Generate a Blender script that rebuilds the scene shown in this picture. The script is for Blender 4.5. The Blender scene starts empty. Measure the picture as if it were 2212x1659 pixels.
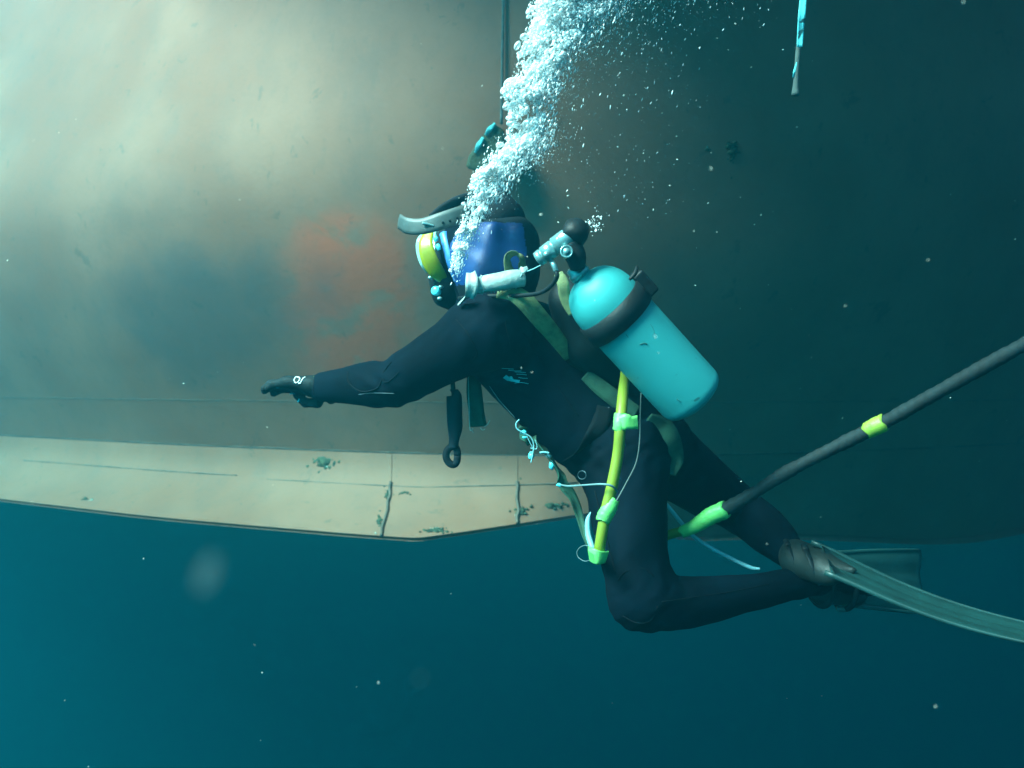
import bpy, bmesh, math, random
import numpy as np
from mathutils import Vector, Matrix
from mathutils.bvhtree import BVHTree

random.seed(7); RNG = np.random.default_rng(7)
SC = bpy.context.scene
C = SC.collection

# ------------------------------------------------------------------ camera, sky, sun, exposure
HALF_W, HALF_H, FOC = 1106.0, 829.5, 2080.0          # picture plane units used when placing things from the photograph
cam_d = bpy.data.cameras.new('camera'); cam = bpy.data.objects.new('camera', cam_d); C.objects.link(cam)
cam.location = (0, 0, 0); cam.rotation_euler = (math.radians(90), 0, 0)
cam_d.sensor_width = 36.0; cam_d.lens = 36.0 * FOC / (2 * HALF_W)
cam_d.clip_start = 0.02; cam_d.clip_end = 500
cam_d.dof.use_dof = True; cam_d.dof.focus_distance = 2.25
cam_d.dof.aperture_fstop = cam_d.lens / 7.5
SC.camera = cam

SUN = Vector((0.60, 0.38, -0.70)).normalized()        # direction the light travels
world = bpy.data.worlds.new('World'); SC.world = world; world.use_nodes = True
wn = world.node_tree; bg = wn.nodes['Background']
sky = wn.nodes.new('ShaderNodeTexSky'); sky.sky_type = 'NISHITA'; sky.sun_disc = False
sky.sun_elevation = math.asin(-SUN.z); sky.sun_rotation = math.atan2(-SUN.x, -SUN.y)
wn.links.new(sky.outputs[0], bg.inputs[0]); bg.inputs[1].default_value = 0.05
sun_d = bpy.data.lights.new('sun', 'SUN'); sun_d.energy = 5.0; sun_d.angle = math.radians(26); sun_d.color = (1, 0.96, 0.9)
sun = bpy.data.objects.new('sun', sun_d); C.objects.link(sun); sun.location = (-8, -6, 7)
sun.rotation_euler = SUN.to_track_quat('-Z', 'Y').to_euler()
SC.view_settings.view_transform = 'Standard'; SC.view_settings.look = 'None'
SC.view_settings.gamma = 1.0; SC.view_settings.exposure = 2.5
SC.render.engine = 'CYCLES'
SC.cycles.use_denoising = True
SC.cycles.max_bounces = 8; SC.cycles.volume_bounces = 2; SC.cycles.transparent_max_bounces = 8
SC.cycles.sample_clamp_indirect = 6

# ------------------------------------------------------------------ helpers
def W(px, py, Y):
    return Vector(((px - HALF_W) / FOC * Y, Y, (HALF_H - py) / FOC * Y))

def tag(o, label=None, cat=None, group=None, kind=None):
    if label: o['label'] = label
    if cat: o['category'] = cat
    if group: o['group'] = group
    if kind: o['kind'] = kind
    return o

def empty(name, loc=(0, 0, 0)):
    o = bpy.data.objects.new(name, None); o.empty_display_size = 0.1; o.location = loc; C.objects.link(o); return o

def mesh_obj(name, v, f, mat, parent=None, smooth=True):
    me = bpy.data.meshes.new(name); me.from_pydata([tuple(map(float, p)) for p in v], [], [tuple(int(i) for i in q) for q in f])
    me.update()
    if smooth: me.polygons.foreach_set('use_smooth', [True] * len(me.polygons))
    if mat: me.materials.append(mat)
    o = bpy.data.objects.new(name, me); C.objects.link(o)
    if parent is not None:
        o.parent = parent; o.matrix_parent_inverse = Matrix.Translation(parent.location).inverted()
    return o

def np_mesh(name, v, faces, mat, parent=None, smooth=True):
    v = np.asarray(v, np.float32); faces = np.asarray(faces, np.int32)
    me = bpy.data.meshes.new(name); n = faces.shape[1]
    me.vertices.add(len(v)); me.vertices.foreach_set('co', v.ravel())
    me.loops.add(faces.size); me.loops.foreach_set('vertex_index', faces.ravel())
    me.polygons.add(len(faces)); me.polygons.foreach_set('loop_start', np.arange(0, faces.size, n, dtype=np.int32))
    me.update(calc_edges=True); me.validate()
    if smooth: me.polygons.foreach_set('use_smooth', np.ones(len(me.polygons), bool))
    if mat: me.materials.append(mat)
    o = bpy.data.objects.new(name, me); C.objects.link(o)
    if parent is not None:
        o.parent = parent; o.matrix_parent_inverse = Matrix.Translation(parent.location).inverted()
    return o

def spline(pts, n=8):
    """Catmull-Rom through points of any dimension."""
    P = [np.asarray(p, float) for p in pts]
    if len(P) < 3: n = max(n, 2)
    P = [2 * P[0] - P[1]] + P + [2 * P[-1] - P[-2]]
    out = []
    for i in range(1, len(P) - 2):
        p0, p1, p2, p3 = P[i - 1:i + 3]
        for k in range(n):
            t = k / n
            out.append(0.5 * (2 * p1 + (p2 - p0) * t + (2 * p0 - 5 * p1 + 4 * p2 - p3) * t * t + (3 * p1 - p0 - 3 * p2 + p3) * t ** 3))
    out.append(P[-2])
    return np.array(out)

def tube_vf(pts, radii, seg=12, n=8, caps=True, raw=False, ell=None, upv=None, jit=0.0):
    """Swept tube. ell = (a, b) radius factors along the frame axes."""
    if raw: Q = np.column_stack([np.array(pts, float), np.broadcast_to(radii, (len(pts),))])
    else:
        r = np.broadcast_to(np.asarray(radii, float), (len(pts),))
        Q = spline([np.append(np.array(p, float), q) for p, q in zip(pts, r)], n)
    P, R = Q[:, :3], Q[:, 3]
    T = np.gradient(P, axis=0); T /= np.linalg.norm(T, axis=1)[:, None] + 1e-9
    u = np.array(upv if upv is not None else ((0, 0, 1) if abs(T[0][2]) < .9 else (0, 1, 0)), float)
    v, f = [], []
    for i in range(len(P)):
        u = u - T[i] * u.dot(T[i]); u /= np.linalg.norm(u) + 1e-9
        w = np.cross(T[i], u)
        ea, eb = ell if ell else (1, 1)
        for k in range(seg):
            a = 2 * math.pi * k / seg
            rj = R[i] * (1 + jit * (math.sin(i * 2.3 + k * 1.9) + random.uniform(-1, 1)) * .7) if jit else R[i]
            v.append(P[i] + rj * (ea * math.cos(a) * u + eb * math.sin(a) * w) + (T[i] * R[i] * jit * 4 * math.sin(k * .9 + 1.3) if jit and i in (0, len(P) - 1) else 0))
    for i in range(len(P) - 1):
        for k in range(seg):
            a, b = i * seg + k, i * seg + (k + 1) % seg
            f.append((a, b, b + seg, a + seg))
    if caps:
        f.append(tuple(range(seg))[::-1]); f.append(tuple((len(P) - 1) * seg + k for k in range(seg)))
    return v, f

def tube(name, pts, radii, mat, parent=None, **k):
    v, f = tube_vf(pts, radii, **k); return mesh_obj(name, v, f, mat, parent)

def ribbon(name, pts, widths, side, mat, parent=None, thick=0.0025, n=8, cup=0.0):
    """Flat webbing: pts centre line, side = width direction(s); real thickness, slightly cupped."""
    m = len(pts)
    wd = np.broadcast_to(np.asarray(widths, float), (m,))
    sd = np.asarray(side, float)
    if sd.ndim == 1: sd = np.repeat(sd[None], m, 0)
    Q = spline([np.concatenate([np.array(p, float), [w], s]) for p, w, s in zip(pts, wd, sd)], n)
    P, w, S = Q[:, :3], Q[:, 3], Q[:, 4:]
    T = np.gradient(P, axis=0); T /= np.linalg.norm(T, axis=1)[:, None] + 1e-9
    S = S - T * (S * T).sum(1)[:, None]; S /= np.linalg.norm(S, axis=1)[:, None] + 1e-9
    N = np.cross(T, S)
    K = 5; v, f = [], []
    for i in range(len(P)):
        for lay in (1, -1):
            for k in range(K):
                x = (k / (K - 1) * 2 - 1)
                e = 0.35 if abs(x) > .99 else 1.0
                v.append(P[i] + S[i] * x * w[i] / 2 + N[i] * (lay * e * thick / 2 + cup * (x * x)))
    st = 2 * K
    for i in range(len(P) - 1):
        a, b = i * st, (i + 1) * st
        for k in range(K - 1):
            f.append((a + k, a + k + 1, b + k + 1, b + k)); f.append((a + K + k + 1, a + K + k, b + K + k, b + K + k + 1))
        f.append((a + K, a, b, b + K)); f.append((a + K - 1, a + 2 * K - 1, b + 2 * K - 1, b + K - 1))
    for a, flip in ((0, 0), ((len(P) - 1) * st, 1)):
        for k in range(K - 1):
            q = (a + k, a + K + k, a + K + k + 1, a + k + 1); f.append(q[::-1] if flip else q)
    return mesh_obj(name, v, f, mat, parent)

def lathe(name, a, b, prof, mat, parent=None, seg=40):
    """prof: (distance along a->b in metres, radius)."""
    a, b = np.array(a, float), np.array(b, float); t = (b - a) / np.linalg.norm(b - a)
    u = np.cross(t, (0.3, 0.9, 0.2)); u /= np.linalg.norm(u); w = np.cross(t, u)
    v, f = [], []
    for d, r in prof:
        for k in range(seg):
            q = 2 * math.pi * k / seg; v.append(a + t * d + r * (math.cos(q) * u + math.sin(q) * w))
    for i in range(len(prof) - 1):
        for k in range(seg):
            p, q = i * seg + k, i * seg + (k + 1) % seg; f.append((p, q, q + seg, p + seg))
    f.append(tuple(range(seg))[::-1]); f.append(tuple((len(prof) - 1) * seg + k for k in range(seg)))
    return mesh_obj(name, v, f, mat, parent)

def ico(sub):
    bm = bmesh.new(); bmesh.ops.create_icosphere(bm, subdivisions=sub, radius=1)
    v = np.array([p.co[:] for p in bm.verts], np.float32); f = np.array([[q.index for q in p.verts] for p in bm.faces], np.int32); bm.free(); return v, f
ICO1, ICO2, ICO3 = ico(1), ico(2), ico(3)

# ---- signed distance fields and naive surface nets
def rcone(P, a, b, ra, rb):
    a, b = np.array(a, np.float32), np.array(b, np.float32); d = b - a
    h = np.clip(((P - a) @ d) / max(d.dot(d), 1e-9), 0, 1)
    return np.linalg.norm(P - a - h[..., None] * d, axis=-1) - (ra + (rb - ra) * h)

def ellip(P, c, ax, r):
    """ax: 3 row axes, r: 3 radii"""
    q = (P - np.array(c, np.float32)) @ np.array(ax, np.float32).T / np.array(r, np.float32)
    k = np.linalg.norm(q, axis=-1); return (k - 1) * min(r)

def rbox(P, c, ax, h, r):
    q = np.abs((P - np.array(c, np.float32)) @ np.array(ax, np.float32).T) - (np.array(h, np.float32) - r)
    return np.linalg.norm(np.maximum(q, 0), axis=-1) + np.minimum(q.max(-1), 0) - r

def smin(a, b, k):
    h = np.maximum(k - np.abs(a - b), 0) / k
    return np.minimum(a, b) - h * h * k * 0.25

def nets(fn, lo, hi, h):
    lo = np.array(lo, np.float32); n = np.ceil((np.array(hi) - lo) / h).astype(int) + 1
    g = np.stack(np.meshgrid(*[lo[i] + h * np.arange(n[i], dtype=np.float32) for i in range(3)], indexing='ij'), -1)
    D = fn(g).astype(np.float32)
    ins = D < 0; m = n - 1
    cnt = np.zeros(m, np.int8); acc = np.zeros((*m, 3), np.float32); num = np.zeros(m, np.float32)
    sl = lambda o: tuple(slice(o[i], o[i] + m[i]) for i in range(3))
    corners = [(i, j, k) for i in (0, 1) for j in (0, 1) for k in (0, 1)]
    for c in corners: cnt += ins[sl(c)]
    act = (cnt > 0) & (cnt < 8)
    for c in corners:
        for ax in range(3):
            if c[ax]: continue
            c2 = list(c); c2[ax] = 1
            d0, d1 = D[sl(c)], D[sl(c2)]; cr = (d0 < 0) != (d1 < 0)
            t = np.where(cr, d0 / np.where(cr, d0 - d1, 1), 0)
            for i in range(3):
                acc[..., i] += np.where(cr, (t if i == ax else c[i]), 0)
            num += cr
    idx = -np.ones(m, np.int64); ids = np.argwhere(act); idx[act] = np.arange(len(ids))
    verts = lo + h * (ids + acc[act] / num[act][:, None])
    faces = []
    for ax in range(3):
        a1, a2 = (ax + 1) % 3, (ax + 2) % 3
        s0 = [slice(1, m[i]) for i in range(3)]; s0[ax] = slice(0, m[ax])
        s1 = list(s0); s1[ax] = slice(1, m[ax] + 1)
        i0, i1 = ins[tuple(s0)], ins[tuple(s1)]
        for flip, cr in ((0, i0 & ~i1), (1, ~i0 & i1)):
            p = np.argwhere(cr)
            if not len(p): continue
            off = np.array([s.start for s in s0]); p = p + off
            def cell(d1, d2):
                q = p.copy(); q[:, a1] -= d1; q[:, a2] -= d2; return idx[q[:, 0], q[:, 1], q[:, 2]]
            quad = np.stack([cell(0, 0), cell(1, 0), cell(1, 1), cell(0, 1)], 1)
            faces.append(quad[:, ::-1] if flip else quad)
    faces = np.concatenate(faces); faces = faces[(faces >= 0).all(1)]
    return verts, faces

def relax(v, f, it=2, lam=0.5):
    for _ in range(it):
        s = np.zeros_like(v); c = np.zeros(len(v))
        for a, b in ((0, 1), (1, 2), (2, 3), (3, 0)):
            np.add.at(s, f[:, a], v[f[:, b]]); np.add.at(c, f[:, a], 1)
            np.add.at(s, f[:, b], v[f[:, a]]); np.add.at(c, f[:, b], 1)
        v = v + lam * (s / c[:, None] - v)
    return v

# ------------------------------------------------------------------ materials
def nodes_of(m):
    m.use_nodes = True; nt = m.node_tree; return nt, nt.nodes['Principled BSDF']

def mat(name, col, rough=0.6, metal=0.0, var=0.12, scale=25, bump=0.15, bscale=120, col2=None, coat=0.0, spec=0.5, alpha=1.0, wear=None):
    m = bpy.data.materials.new(name); nt, b = nodes_of(m); L = nt.links.new
    tc = nt.nodes.new('ShaderNodeTexCoord')
    nz = nt.nodes.new('ShaderNodeTexNoise'); nz.inputs['Scale'].default_value = scale; nz.inputs['Detail'].default_value = 6
    L(tc.outputs['Object'], nz.inputs['Vector'])
    mx = nt.nodes.new('ShaderNodeMix'); mx.data_type = 'RGBA'
    c2 = col2 or tuple(max(0, c * (1 - 3 * var)) for c in col)
    mx.inputs['A'].default_value = (*c2, 1); mx.inputs['B'].default_value = (*col, 1)
    rp = nt.nodes.new('ShaderNodeMapRange'); rp.inputs['From Min'].default_value = .35; rp.inputs['From Max'].default_value = .6
    L(nz.outputs['Fac'], rp.inputs['Value']); L(rp.outputs[0], mx.inputs['Factor'])
    out = mx.outputs['Result']
    if wear:                                         # scuffs with a shape of their own
        n3 = nt.nodes.new('ShaderNodeTexNoise'); n3.inputs['Scale'].default_value = wear[1]; n3.inputs['Detail'].default_value = 8; n3.inputs['Distortion'].default_value = .6
        L(tc.outputs['Object'], n3.inputs['Vector'])
        r3 = nt.nodes.new('ShaderNodeMapRange'); r3.inputs['From Min'].default_value = wear[2]; r3.inputs['From Max'].default_value = wear[2] + .04
        L(n3.outputs['Fac'], r3.inputs['Value'])
        m3 = nt.nodes.new('ShaderNodeMix'); m3.data_type = 'RGBA'; m3.inputs['B'].default_value = (*wear[0], 1)
        L(out, m3.inputs['A']); L(r3.outputs[0], m3.inputs['Factor']); out = m3.outputs['Result']
    L(out, b.inputs['Base Color'])
    b.inputs['Roughness'].default_value = rough; b.inputs['Metallic'].default_value = metal
    b.inputs['Coat Weight'].default_value = coat; b.inputs['Specular IOR Level'].default_value = spec
    b.inputs['Alpha'].default_value = alpha
    if bump:
        n2 = nt.nodes.new('ShaderNodeTexNoise'); n2.inputs['Scale'].default_value = bscale; n2.inputs['Detail'].default_value = 5
        L(tc.outputs['Object'], n2.inputs['Vector'])
        bp = nt.nodes.new('ShaderNodeBump'); bp.inputs['Strength'].default_value = bump; bp.inputs['Distance'].default_value = 0.004
        L(n2.outputs['Fac'], bp.inputs['Height']); L(bp.outputs[0], b.inputs['Normal'])
    return m

M = {
    'neoprene': mat('neoprene', (0.0008, 0.0055, 0.0115), 0.8, var=.14, scale=9, bump=.35, bscale=38, spec=.06),
    'seam': mat('seam', (0.003, 0.006, 0.009), 0.8, spec=.1),
    'glove': mat('glove', (0.006, 0.016, 0.018), 0.7, spec=.2, bump=.3, bscale=90),
    'hood_blue': mat('hood_blue', (0.002, 0.038, 0.165), 0.5, var=.12, scale=14, bump=.2, bscale=45),
    'hood_black': mat('hood_black', (0.006, 0.014, 0.02), 0.7, spec=.2),
    'black_rubber': mat('black_rubber', (0.007, 0.012, 0.014), 0.55, spec=.25, bump=.2),
    'grey_rubber': mat('grey_rubber', (0.075, 0.10, 0.095), 0.5, var=.08, scale=40),
    'yellow_plastic': mat('yellow_plastic', (0.36, 0.38, 0.01), 0.35, var=.05),
    'blue_plastic': mat('blue_plastic', (0.06, 0.25, 0.62), 0.4, var=.05),
    'lens': mat('lens', (0.32, 0.55, 0.50), 0.08, spec=.8, var=.02, bump=0),
    'button': mat('button', (0.10, 0.75, 0.85), 0.3, var=.02, bump=0),
    'metal': mat('metal', (0.26, 0.46, 0.46), 0.3, metal=.55, var=.06, bump=.1, spec=.6),
    'tank_paint': mat('tank_paint', (0.035, 0.345, 0.345), 0.5, var=.04, scale=6, bump=.1, bscale=30, coat=0, wear=((0.02, 0.15, 0.15), 40, .70)),
    'webbing': mat('webbing', (0.19, 0.23, 0.10), 0.85, var=.12, scale=60, bump=.5, bscale=420),
    'webbing_green': mat('webbing_green', (0.02, 0.085, 0.05), 0.85, var=.12, scale=40, bump=.4, bscale=380),
    'white_tape': mat('white_tape', (0.36, 0.46, 0.43), 0.55, var=.1, scale=35, bump=.6, bscale=70),
    'yellow_hose': mat('yellow_hose', (0.22, 0.28, 0.018), 0.45, var=.05, scale=20, bump=.1),
    'green_tape': mat('green_tape', (0.16, 0.58, 0.14), 0.45, var=.04, scale=40, bump=.4, bscale=60),
    'yellow_tape': mat('yellow_tape', (0.32, 0.46, 0.05), 0.5, var=.1, scale=60, bump=.4, bscale=60),
    'umbilical': mat('umbilical', (0.003, 0.014, 0.017), 0.8, var=.15, scale=30, bump=.3),
    'thin_cord': mat('thin_cord', (0.14, 0.24, 0.25), 0.6, var=.05),
    'cord': mat('cord', (0.20, 0.46, 0.50), 0.5, var=.05),
    'white_print': mat('white_print', (0.8, 0.85, 0.82), 0.5, var=.03, bump=0),
    'faint_print': mat('faint_print', (0.06, 0.11, 0.13), 0.5, var=.03, bump=0),
    'fin_brightened': mat('fin_brightened', (0.018, 0.075, 0.066), 0.45, var=.1, scale=12, bump=.15, bscale=40),  # paler copy of fin, light painted in where sun barely reaches the blade
    'fin': mat('fin', (0.010, 0.045, 0.043), 0.45, var=.1, scale=12, bump=.15, bscale=40),
    'fin_dark': mat('fin_dark', (0.008, 0.015, 0.014), 0.55, var=.1, scale=12),
    'rope': mat('rope', (0.12, 0.16, 0.15), 0.8, bump=.5, bscale=200),
    'turquoise_cloth': mat('turquoise_cloth', (0.10, 0.62, 0.66), 0.7, var=.12, scale=30, wear=((0.03, 0.09, 0.10), 16, .56)),
    'sunlit_cloth': mat('sunlit_cloth', (0.16, 0.85, 0.88), 0.7, var=.1, scale=60, wear=((0.02, 0.10, 0.11), 40, .58)),  # brighter turquoise cloth, sunlight on the strap painted into the colour
    'scuff': mat('scuff', (0.03, 0.16, 0.14), 0.8, var=.1),
    'growth': mat('growth', (0.05, 0.072, 0.038), 0.85, var=.2, scale=40, bump=.8, bscale=90, wear=((0.25, 0.36, 0.24), 45, .70)),
    'barnacle': mat('barnacle', (0.55, 0.66, 0.55), 0.7, var=.15, scale=60, bump=.6, bscale=150),
    'weld': mat('weld', (0.14, 0.10, 0.075), 0.7, var=.2, scale=20, bump=.5),
    'sand': mat('sand', (0.05, 0.055, 0.045), 0.95, var=.15, scale=.6, bump=.3, bscale=2),
    'bubble': mat('bubble', (0.88, 0.95, 0.95), 0.12, var=.02, bump=0, spec=.9),
    'flake': mat('flake', (0.5, 0.62, 0.58), 0.9, var=.05, bump=0, alpha=.05),
    'speck': mat('speck', (0.75, 0.78, 0.68), 0.6, var=.05, bump=0),
}

def hull_material():
    m = bpy.data.materials.new('hull_paint'); nt, b = nodes_of(m); L = nt.links.new; N = nt.nodes.new
    geo = N('ShaderNodeNewGeometry')
    def noise(scale, detail=6, stretch=(1, 1, 1), dist=0.0, rough=.55):
        mp = N('ShaderNodeMapping'); mp.inputs['Scale'].default_value = stretch; L(geo.outputs['Position'], mp.inputs['Vector'])
        n = N('ShaderNodeTexNoise'); n.inputs['Scale'].default_value = scale; n.inputs['Detail'].default_value = detail
        n.inputs['Distortion'].default_value = dist; n.inputs['Roughness'].default_value = rough
        L(mp.outputs[0], n.inputs['Vector']); return n.outputs['Fac']
    def rng(s, a, z, lo=0., hi=1.):
        r = N('ShaderNodeMapRange'); r.interpolation_type = 'SMOOTHSTEP'
        for k, q in (('From Min', a), ('From Max', z), ('To Min', lo), ('To Max', hi)): r.inputs[k].default_value = q
        L(s, r.inputs['Value']); return r.outputs[0]
    def mix(f, A, B):
        x = N('ShaderNodeMix'); x.data_type = 'RGBA'
        for k, q in (('A', A), ('B', B)):
            if isinstance(q, tuple): x.inputs[k].default_value = (*q, 1)
            else: L(q, x.inputs[k])
        if isinstance(f, float): x.inputs['Factor'].default_value = f
        else: L(f, x.inputs['Factor'])
        return x.outputs['Result']
    def math_(op, a, c):
        x = N('ShaderNodeMath'); x.operation = op
        for i, q in enumerate((a, c)):
            if isinstance(q, (int, float)): x.inputs[i].default_value = q
            else: L(q, x.inputs[i])
        return x.outputs[0]
    base = mix(rng(noise(.8, 5), .38, .62), (0.225, 0.098, 0.058), (0.265, 0.132, 0.086))
    base = mix(rng(noise(3.6, 9, (1, 1, .8), .2), .42, .75, 0., .6), base, (0.19, 0.104, 0.072))
    base = mix(rng(noise(14, 9, (1, 1, .7), .3, .7), .5, .7, 0., .25), base, (0.12, 0.085, 0.065))
    # torchlight on the hull left of the diver, painted as a ragged red patch
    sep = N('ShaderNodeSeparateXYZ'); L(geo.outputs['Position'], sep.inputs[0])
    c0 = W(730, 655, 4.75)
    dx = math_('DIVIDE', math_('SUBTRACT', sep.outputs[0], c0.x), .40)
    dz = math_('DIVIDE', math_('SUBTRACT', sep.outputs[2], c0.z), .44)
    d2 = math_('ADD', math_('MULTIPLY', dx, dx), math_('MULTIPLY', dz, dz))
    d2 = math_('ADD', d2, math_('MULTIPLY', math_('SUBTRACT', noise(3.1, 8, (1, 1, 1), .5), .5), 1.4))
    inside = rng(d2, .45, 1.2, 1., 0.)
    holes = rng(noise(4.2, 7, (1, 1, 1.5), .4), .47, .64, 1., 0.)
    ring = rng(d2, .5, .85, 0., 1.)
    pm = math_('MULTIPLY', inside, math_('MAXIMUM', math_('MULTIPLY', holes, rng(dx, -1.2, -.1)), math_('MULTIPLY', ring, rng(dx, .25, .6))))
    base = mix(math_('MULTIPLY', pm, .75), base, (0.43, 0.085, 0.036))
    # darker old stains, with one painted patch of shade among them
    base = mix(math_('MULTIPLY', rng(noise(1.9, 7, (1, 1, .8), .3), .56, .70), .14), base, (0.06, 0.068, 0.062))
    c1 = W(500, 690, 5.5)  # bluish shade of the hollow left side, painted into the colour
    ex = math_('DIVIDE', math_('SUBTRACT', sep.outputs[0], c1.x), .75); ez = math_('DIVIDE', math_('SUBTRACT', sep.outputs[2], c1.z), .36)
    e2 = math_('ADD', math_('ADD', math_('MULTIPLY', ex, ex), math_('MULTIPLY', ez, ez)), math_('MULTIPLY', math_('SUBTRACT', noise(2.6, 7, (1, 1, 1), .3), .5), 2.6))
    base = mix(math_('MULTIPLY', rng(e2, -.1, 1.5, 1., 0.), .5), base, (0.04, 0.062, 0.068))
    base = mix(math_('MULTIPLY', rng(noise(8.5, 11, (1, 1, .9), .4, .7), .60, .66), .34), base, (0.035, 0.05, 0.04))
    base = mix(rng(noise(26, 6), .66, .74, 0., .35), base, (0.07, 0.085, 0.07))
    L(base, b.inputs['Base Color']); b.inputs['Roughness'].default_value = .7; b.inputs['Specular IOR Level'].default_value = .25
    bp = N('ShaderNodeBump'); bp.inputs['Strength'].default_value = .14; bp.inputs['Distance'].default_value = .01
    L(math_('ADD', noise(38, 6), math_('MULTIPLY', noise(3, 6), 2.5)), bp.inputs['Height']); L(bp.outputs[0], b.inputs['Normal'])
    return m
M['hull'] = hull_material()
def bubble_material():
    m = bpy.data.materials.new('bubble_skin'); m.use_nodes = True; nt = m.node_tree; nt.nodes.remove(nt.nodes['Principled BSDF'])
    d = nt.nodes.new('ShaderNodeBsdfDiffuse'); d.inputs[0].default_value = (.92, .97, .97, 1)
    t = nt.nodes.new('ShaderNodeBsdfTranslucent'); t.inputs[0].default_value = (.90, .97, .97, 1)
    g_ = nt.nodes.new('ShaderNodeBsdfGlossy'); g_.inputs[0].default_value = (1, 1, 1, 1); g_.inputs['Roughness'].default_value = .15
    a = nt.nodes.new('ShaderNodeMixShader'); a.inputs[0].default_value = .25; b = nt.nodes.new('ShaderNodeMixShader'); b.inputs[0].default_value = .10
    nt.links.new(d.outputs[0], a.inputs[1]); nt.links.new(t.outputs[0], a.inputs[2]); nt.links.new(a.outputs[0], b.inputs[1]); nt.links.new(g_.outputs[0], b.inputs[2])
    nt.links.new(b.outputs[0], nt.nodes['Material Output'].inputs['Surface']); return m
M['bubble'] = bubble_material()
def dome_material():
    m = bpy.data.materials.new('bubble_film'); m.use_nodes = True; nt = m.node_tree; nt.nodes.remove(nt.nodes['Principled BSDF'])
    lw = nt.nodes.new('ShaderNodeLayerWeight'); lw.inputs[0].default_value = .55
    tr = nt.nodes.new('ShaderNodeBsdfTransparent'); gl_ = nt.nodes.new('ShaderNodeBsdfGlossy'); gl_.inputs['Roughness'].default_value = .22
    d = nt.nodes.new('ShaderNodeBsdfDiffuse'); d.inputs[0].default_value = (.9, .97, .97, 1)
    a = nt.nodes.new('ShaderNodeMixShader'); a.inputs[0].default_value = .55; b = nt.nodes.new('ShaderNodeMixShader')
    r = nt.nodes.new('ShaderNodeMapRange'); r.inputs['To Min'].default_value = .30; r.inputs['To Max'].default_value = 1.0
    L = nt.links.new; L(gl_.outputs[0], a.inputs[1]); L(d.outputs[0], a.inputs[2]); L(lw.outputs['Facing'], r.inputs['Value']); L(r.outputs[0], b.inputs[0])
    L(tr.outputs[0], b.inputs[1]); L(a.outputs[0], b.inputs[2]); L(b.outputs[0], nt.nodes['Material Output'].inputs['Surface']); return m
M['dome'] = dome_material()
def fizz_material():
    m = bubble_material(); m.name = 'fizz'; nt = m.node_tree; out = nt.nodes['Material Output']; src = out.inputs['Surface'].links[0].from_socket
    tr = nt.nodes.new('ShaderNodeBsdfTransparent'); mx = nt.nodes.new('ShaderNodeMixShader'); mx.inputs[0].default_value = .5
    nt.links.new(tr.outputs[0], mx.inputs[1]); nt.links.new(src, mx.inputs[2]); nt.links.new(mx.outputs[0], out.inputs['Surface']); return m
M['fizz'] = fizz_material()

# ------------------------------------------------------------------ water (a closed box of tinted water all round) and seabed
def water_box():
    v = [(x, y, z) for x in (-40, 40) for y in (-25, 45) for z in (-27, 4.3)]
    f = [(0, 1, 3, 2), (4, 6, 7, 5), (0, 4, 5, 1), (2, 3, 7, 6), (0, 2, 6, 4), (1, 5, 7, 3)]
    o = mesh_obj('haze', v, f, None, smooth=False)
    m = bpy.data.materials.new('sea_water'); m.use_nodes = True; nt = m.node_tree
    nt.nodes.remove(nt.nodes['Principled BSDF'])
    pv = nt.nodes.new('ShaderNodeVolumePrincipled')
    pv.inputs['Density'].default_value = 0.245
    pv.inputs['Color'].default_value = (0.006, 0.130, 0.172, 1)
    pv.inputs['Absorption Color'].default_value = (0.175, 0.57, 0.60, 1)
    pv.inputs['Anisotropy'].default_value = 0.74
    nt.links.new(pv.outputs[0], nt.nodes['Material Output'].inputs['Volume'])
    o.data.materials.append(m)
    tag(o, 'blue green sea water filling the whole view', 'water', kind='stuff')
water_box()
g = 24
sv = [(-39 + 78 * i / g, -24 + 68 * j / g, -25 + .35 * math.sin(i * 1.3) * math.cos(j * .9)) for i in range(g + 1) for j in range(g + 1)]
sf = [(i * (g + 1) + j, (i + 1) * (g + 1) + j, (i + 1) * (g + 1) + j + 1, i * (g + 1) + j + 1) for i in range(g) for j in range(g)]
tag(mesh_obj('seabed', sv, sf, M['sand']), 'dim sandy seabed far below the ship', 'seabed', kind='structure')

# ------------------------------------------------------------------ ship hull
KX = [-18, -12, -8, -4, -2, -.5, .5, 1.5, 3, 6, 12, 18]
KY = [19., 13.4, 10.0, 7.15, 5.85, 5.1, 4.93, 5.12, 5.85, 8.3, 14.0, 20.0]
fx = np.linspace(-18, 18, 1801); fy = np.interp(fx, KX, KY)
ker = np.exp(-np.linspace(-2.2, 2.2, 81) ** 2); ker /= ker.sum()
fy = np.convolve(np.pad(fy, 40, mode='reflect', reflect_type='odd'), ker, 'valid')
def plan(X): return np.interp(X, fx, fy)
def sstep(x, a, b):
    t = np.clip((x - a) / (b - a), 0, 1); return t * t * (3 - 2 * t)
ZP = np.array([4, 3, 2, 1.2, .95, .6, .2, -.1, -.37, -1.2])
YL = np.array([.53, .08, -.37, -.73, -.76, -.64, -.40, -.19, 0., .4])
YR = np.array([-1.13, -1.03, -.93, -.85, -.77, -.64, -.40, -.19, 0., .4])
zz = np.linspace(4, -1.2, 261)
k2 = np.exp(-np.linspace(-2, 2, 25) ** 2); k2 /= k2.sum()
def sm(a): return np.convolve(np.pad(np.interp(-zz, -ZP, a), 12, mode='reflect', reflect_type='odd'), k2, 'valid')
yl, yr = sm(YL), sm(YR)
def hull_y(X, z):
    w = 1 - sstep(X, -2.6, .9)
    return plan(X) + w * np.interp(-z, -zz, yl) + (1 - w) * np.interp(-z, -zz, yr)
ZC = -.37
def ledge_e(X): return .43 * (1 - np.clip((X + .46) / .84, 0, 1)) - .36 * sstep(X, .4, 1.3)
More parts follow.
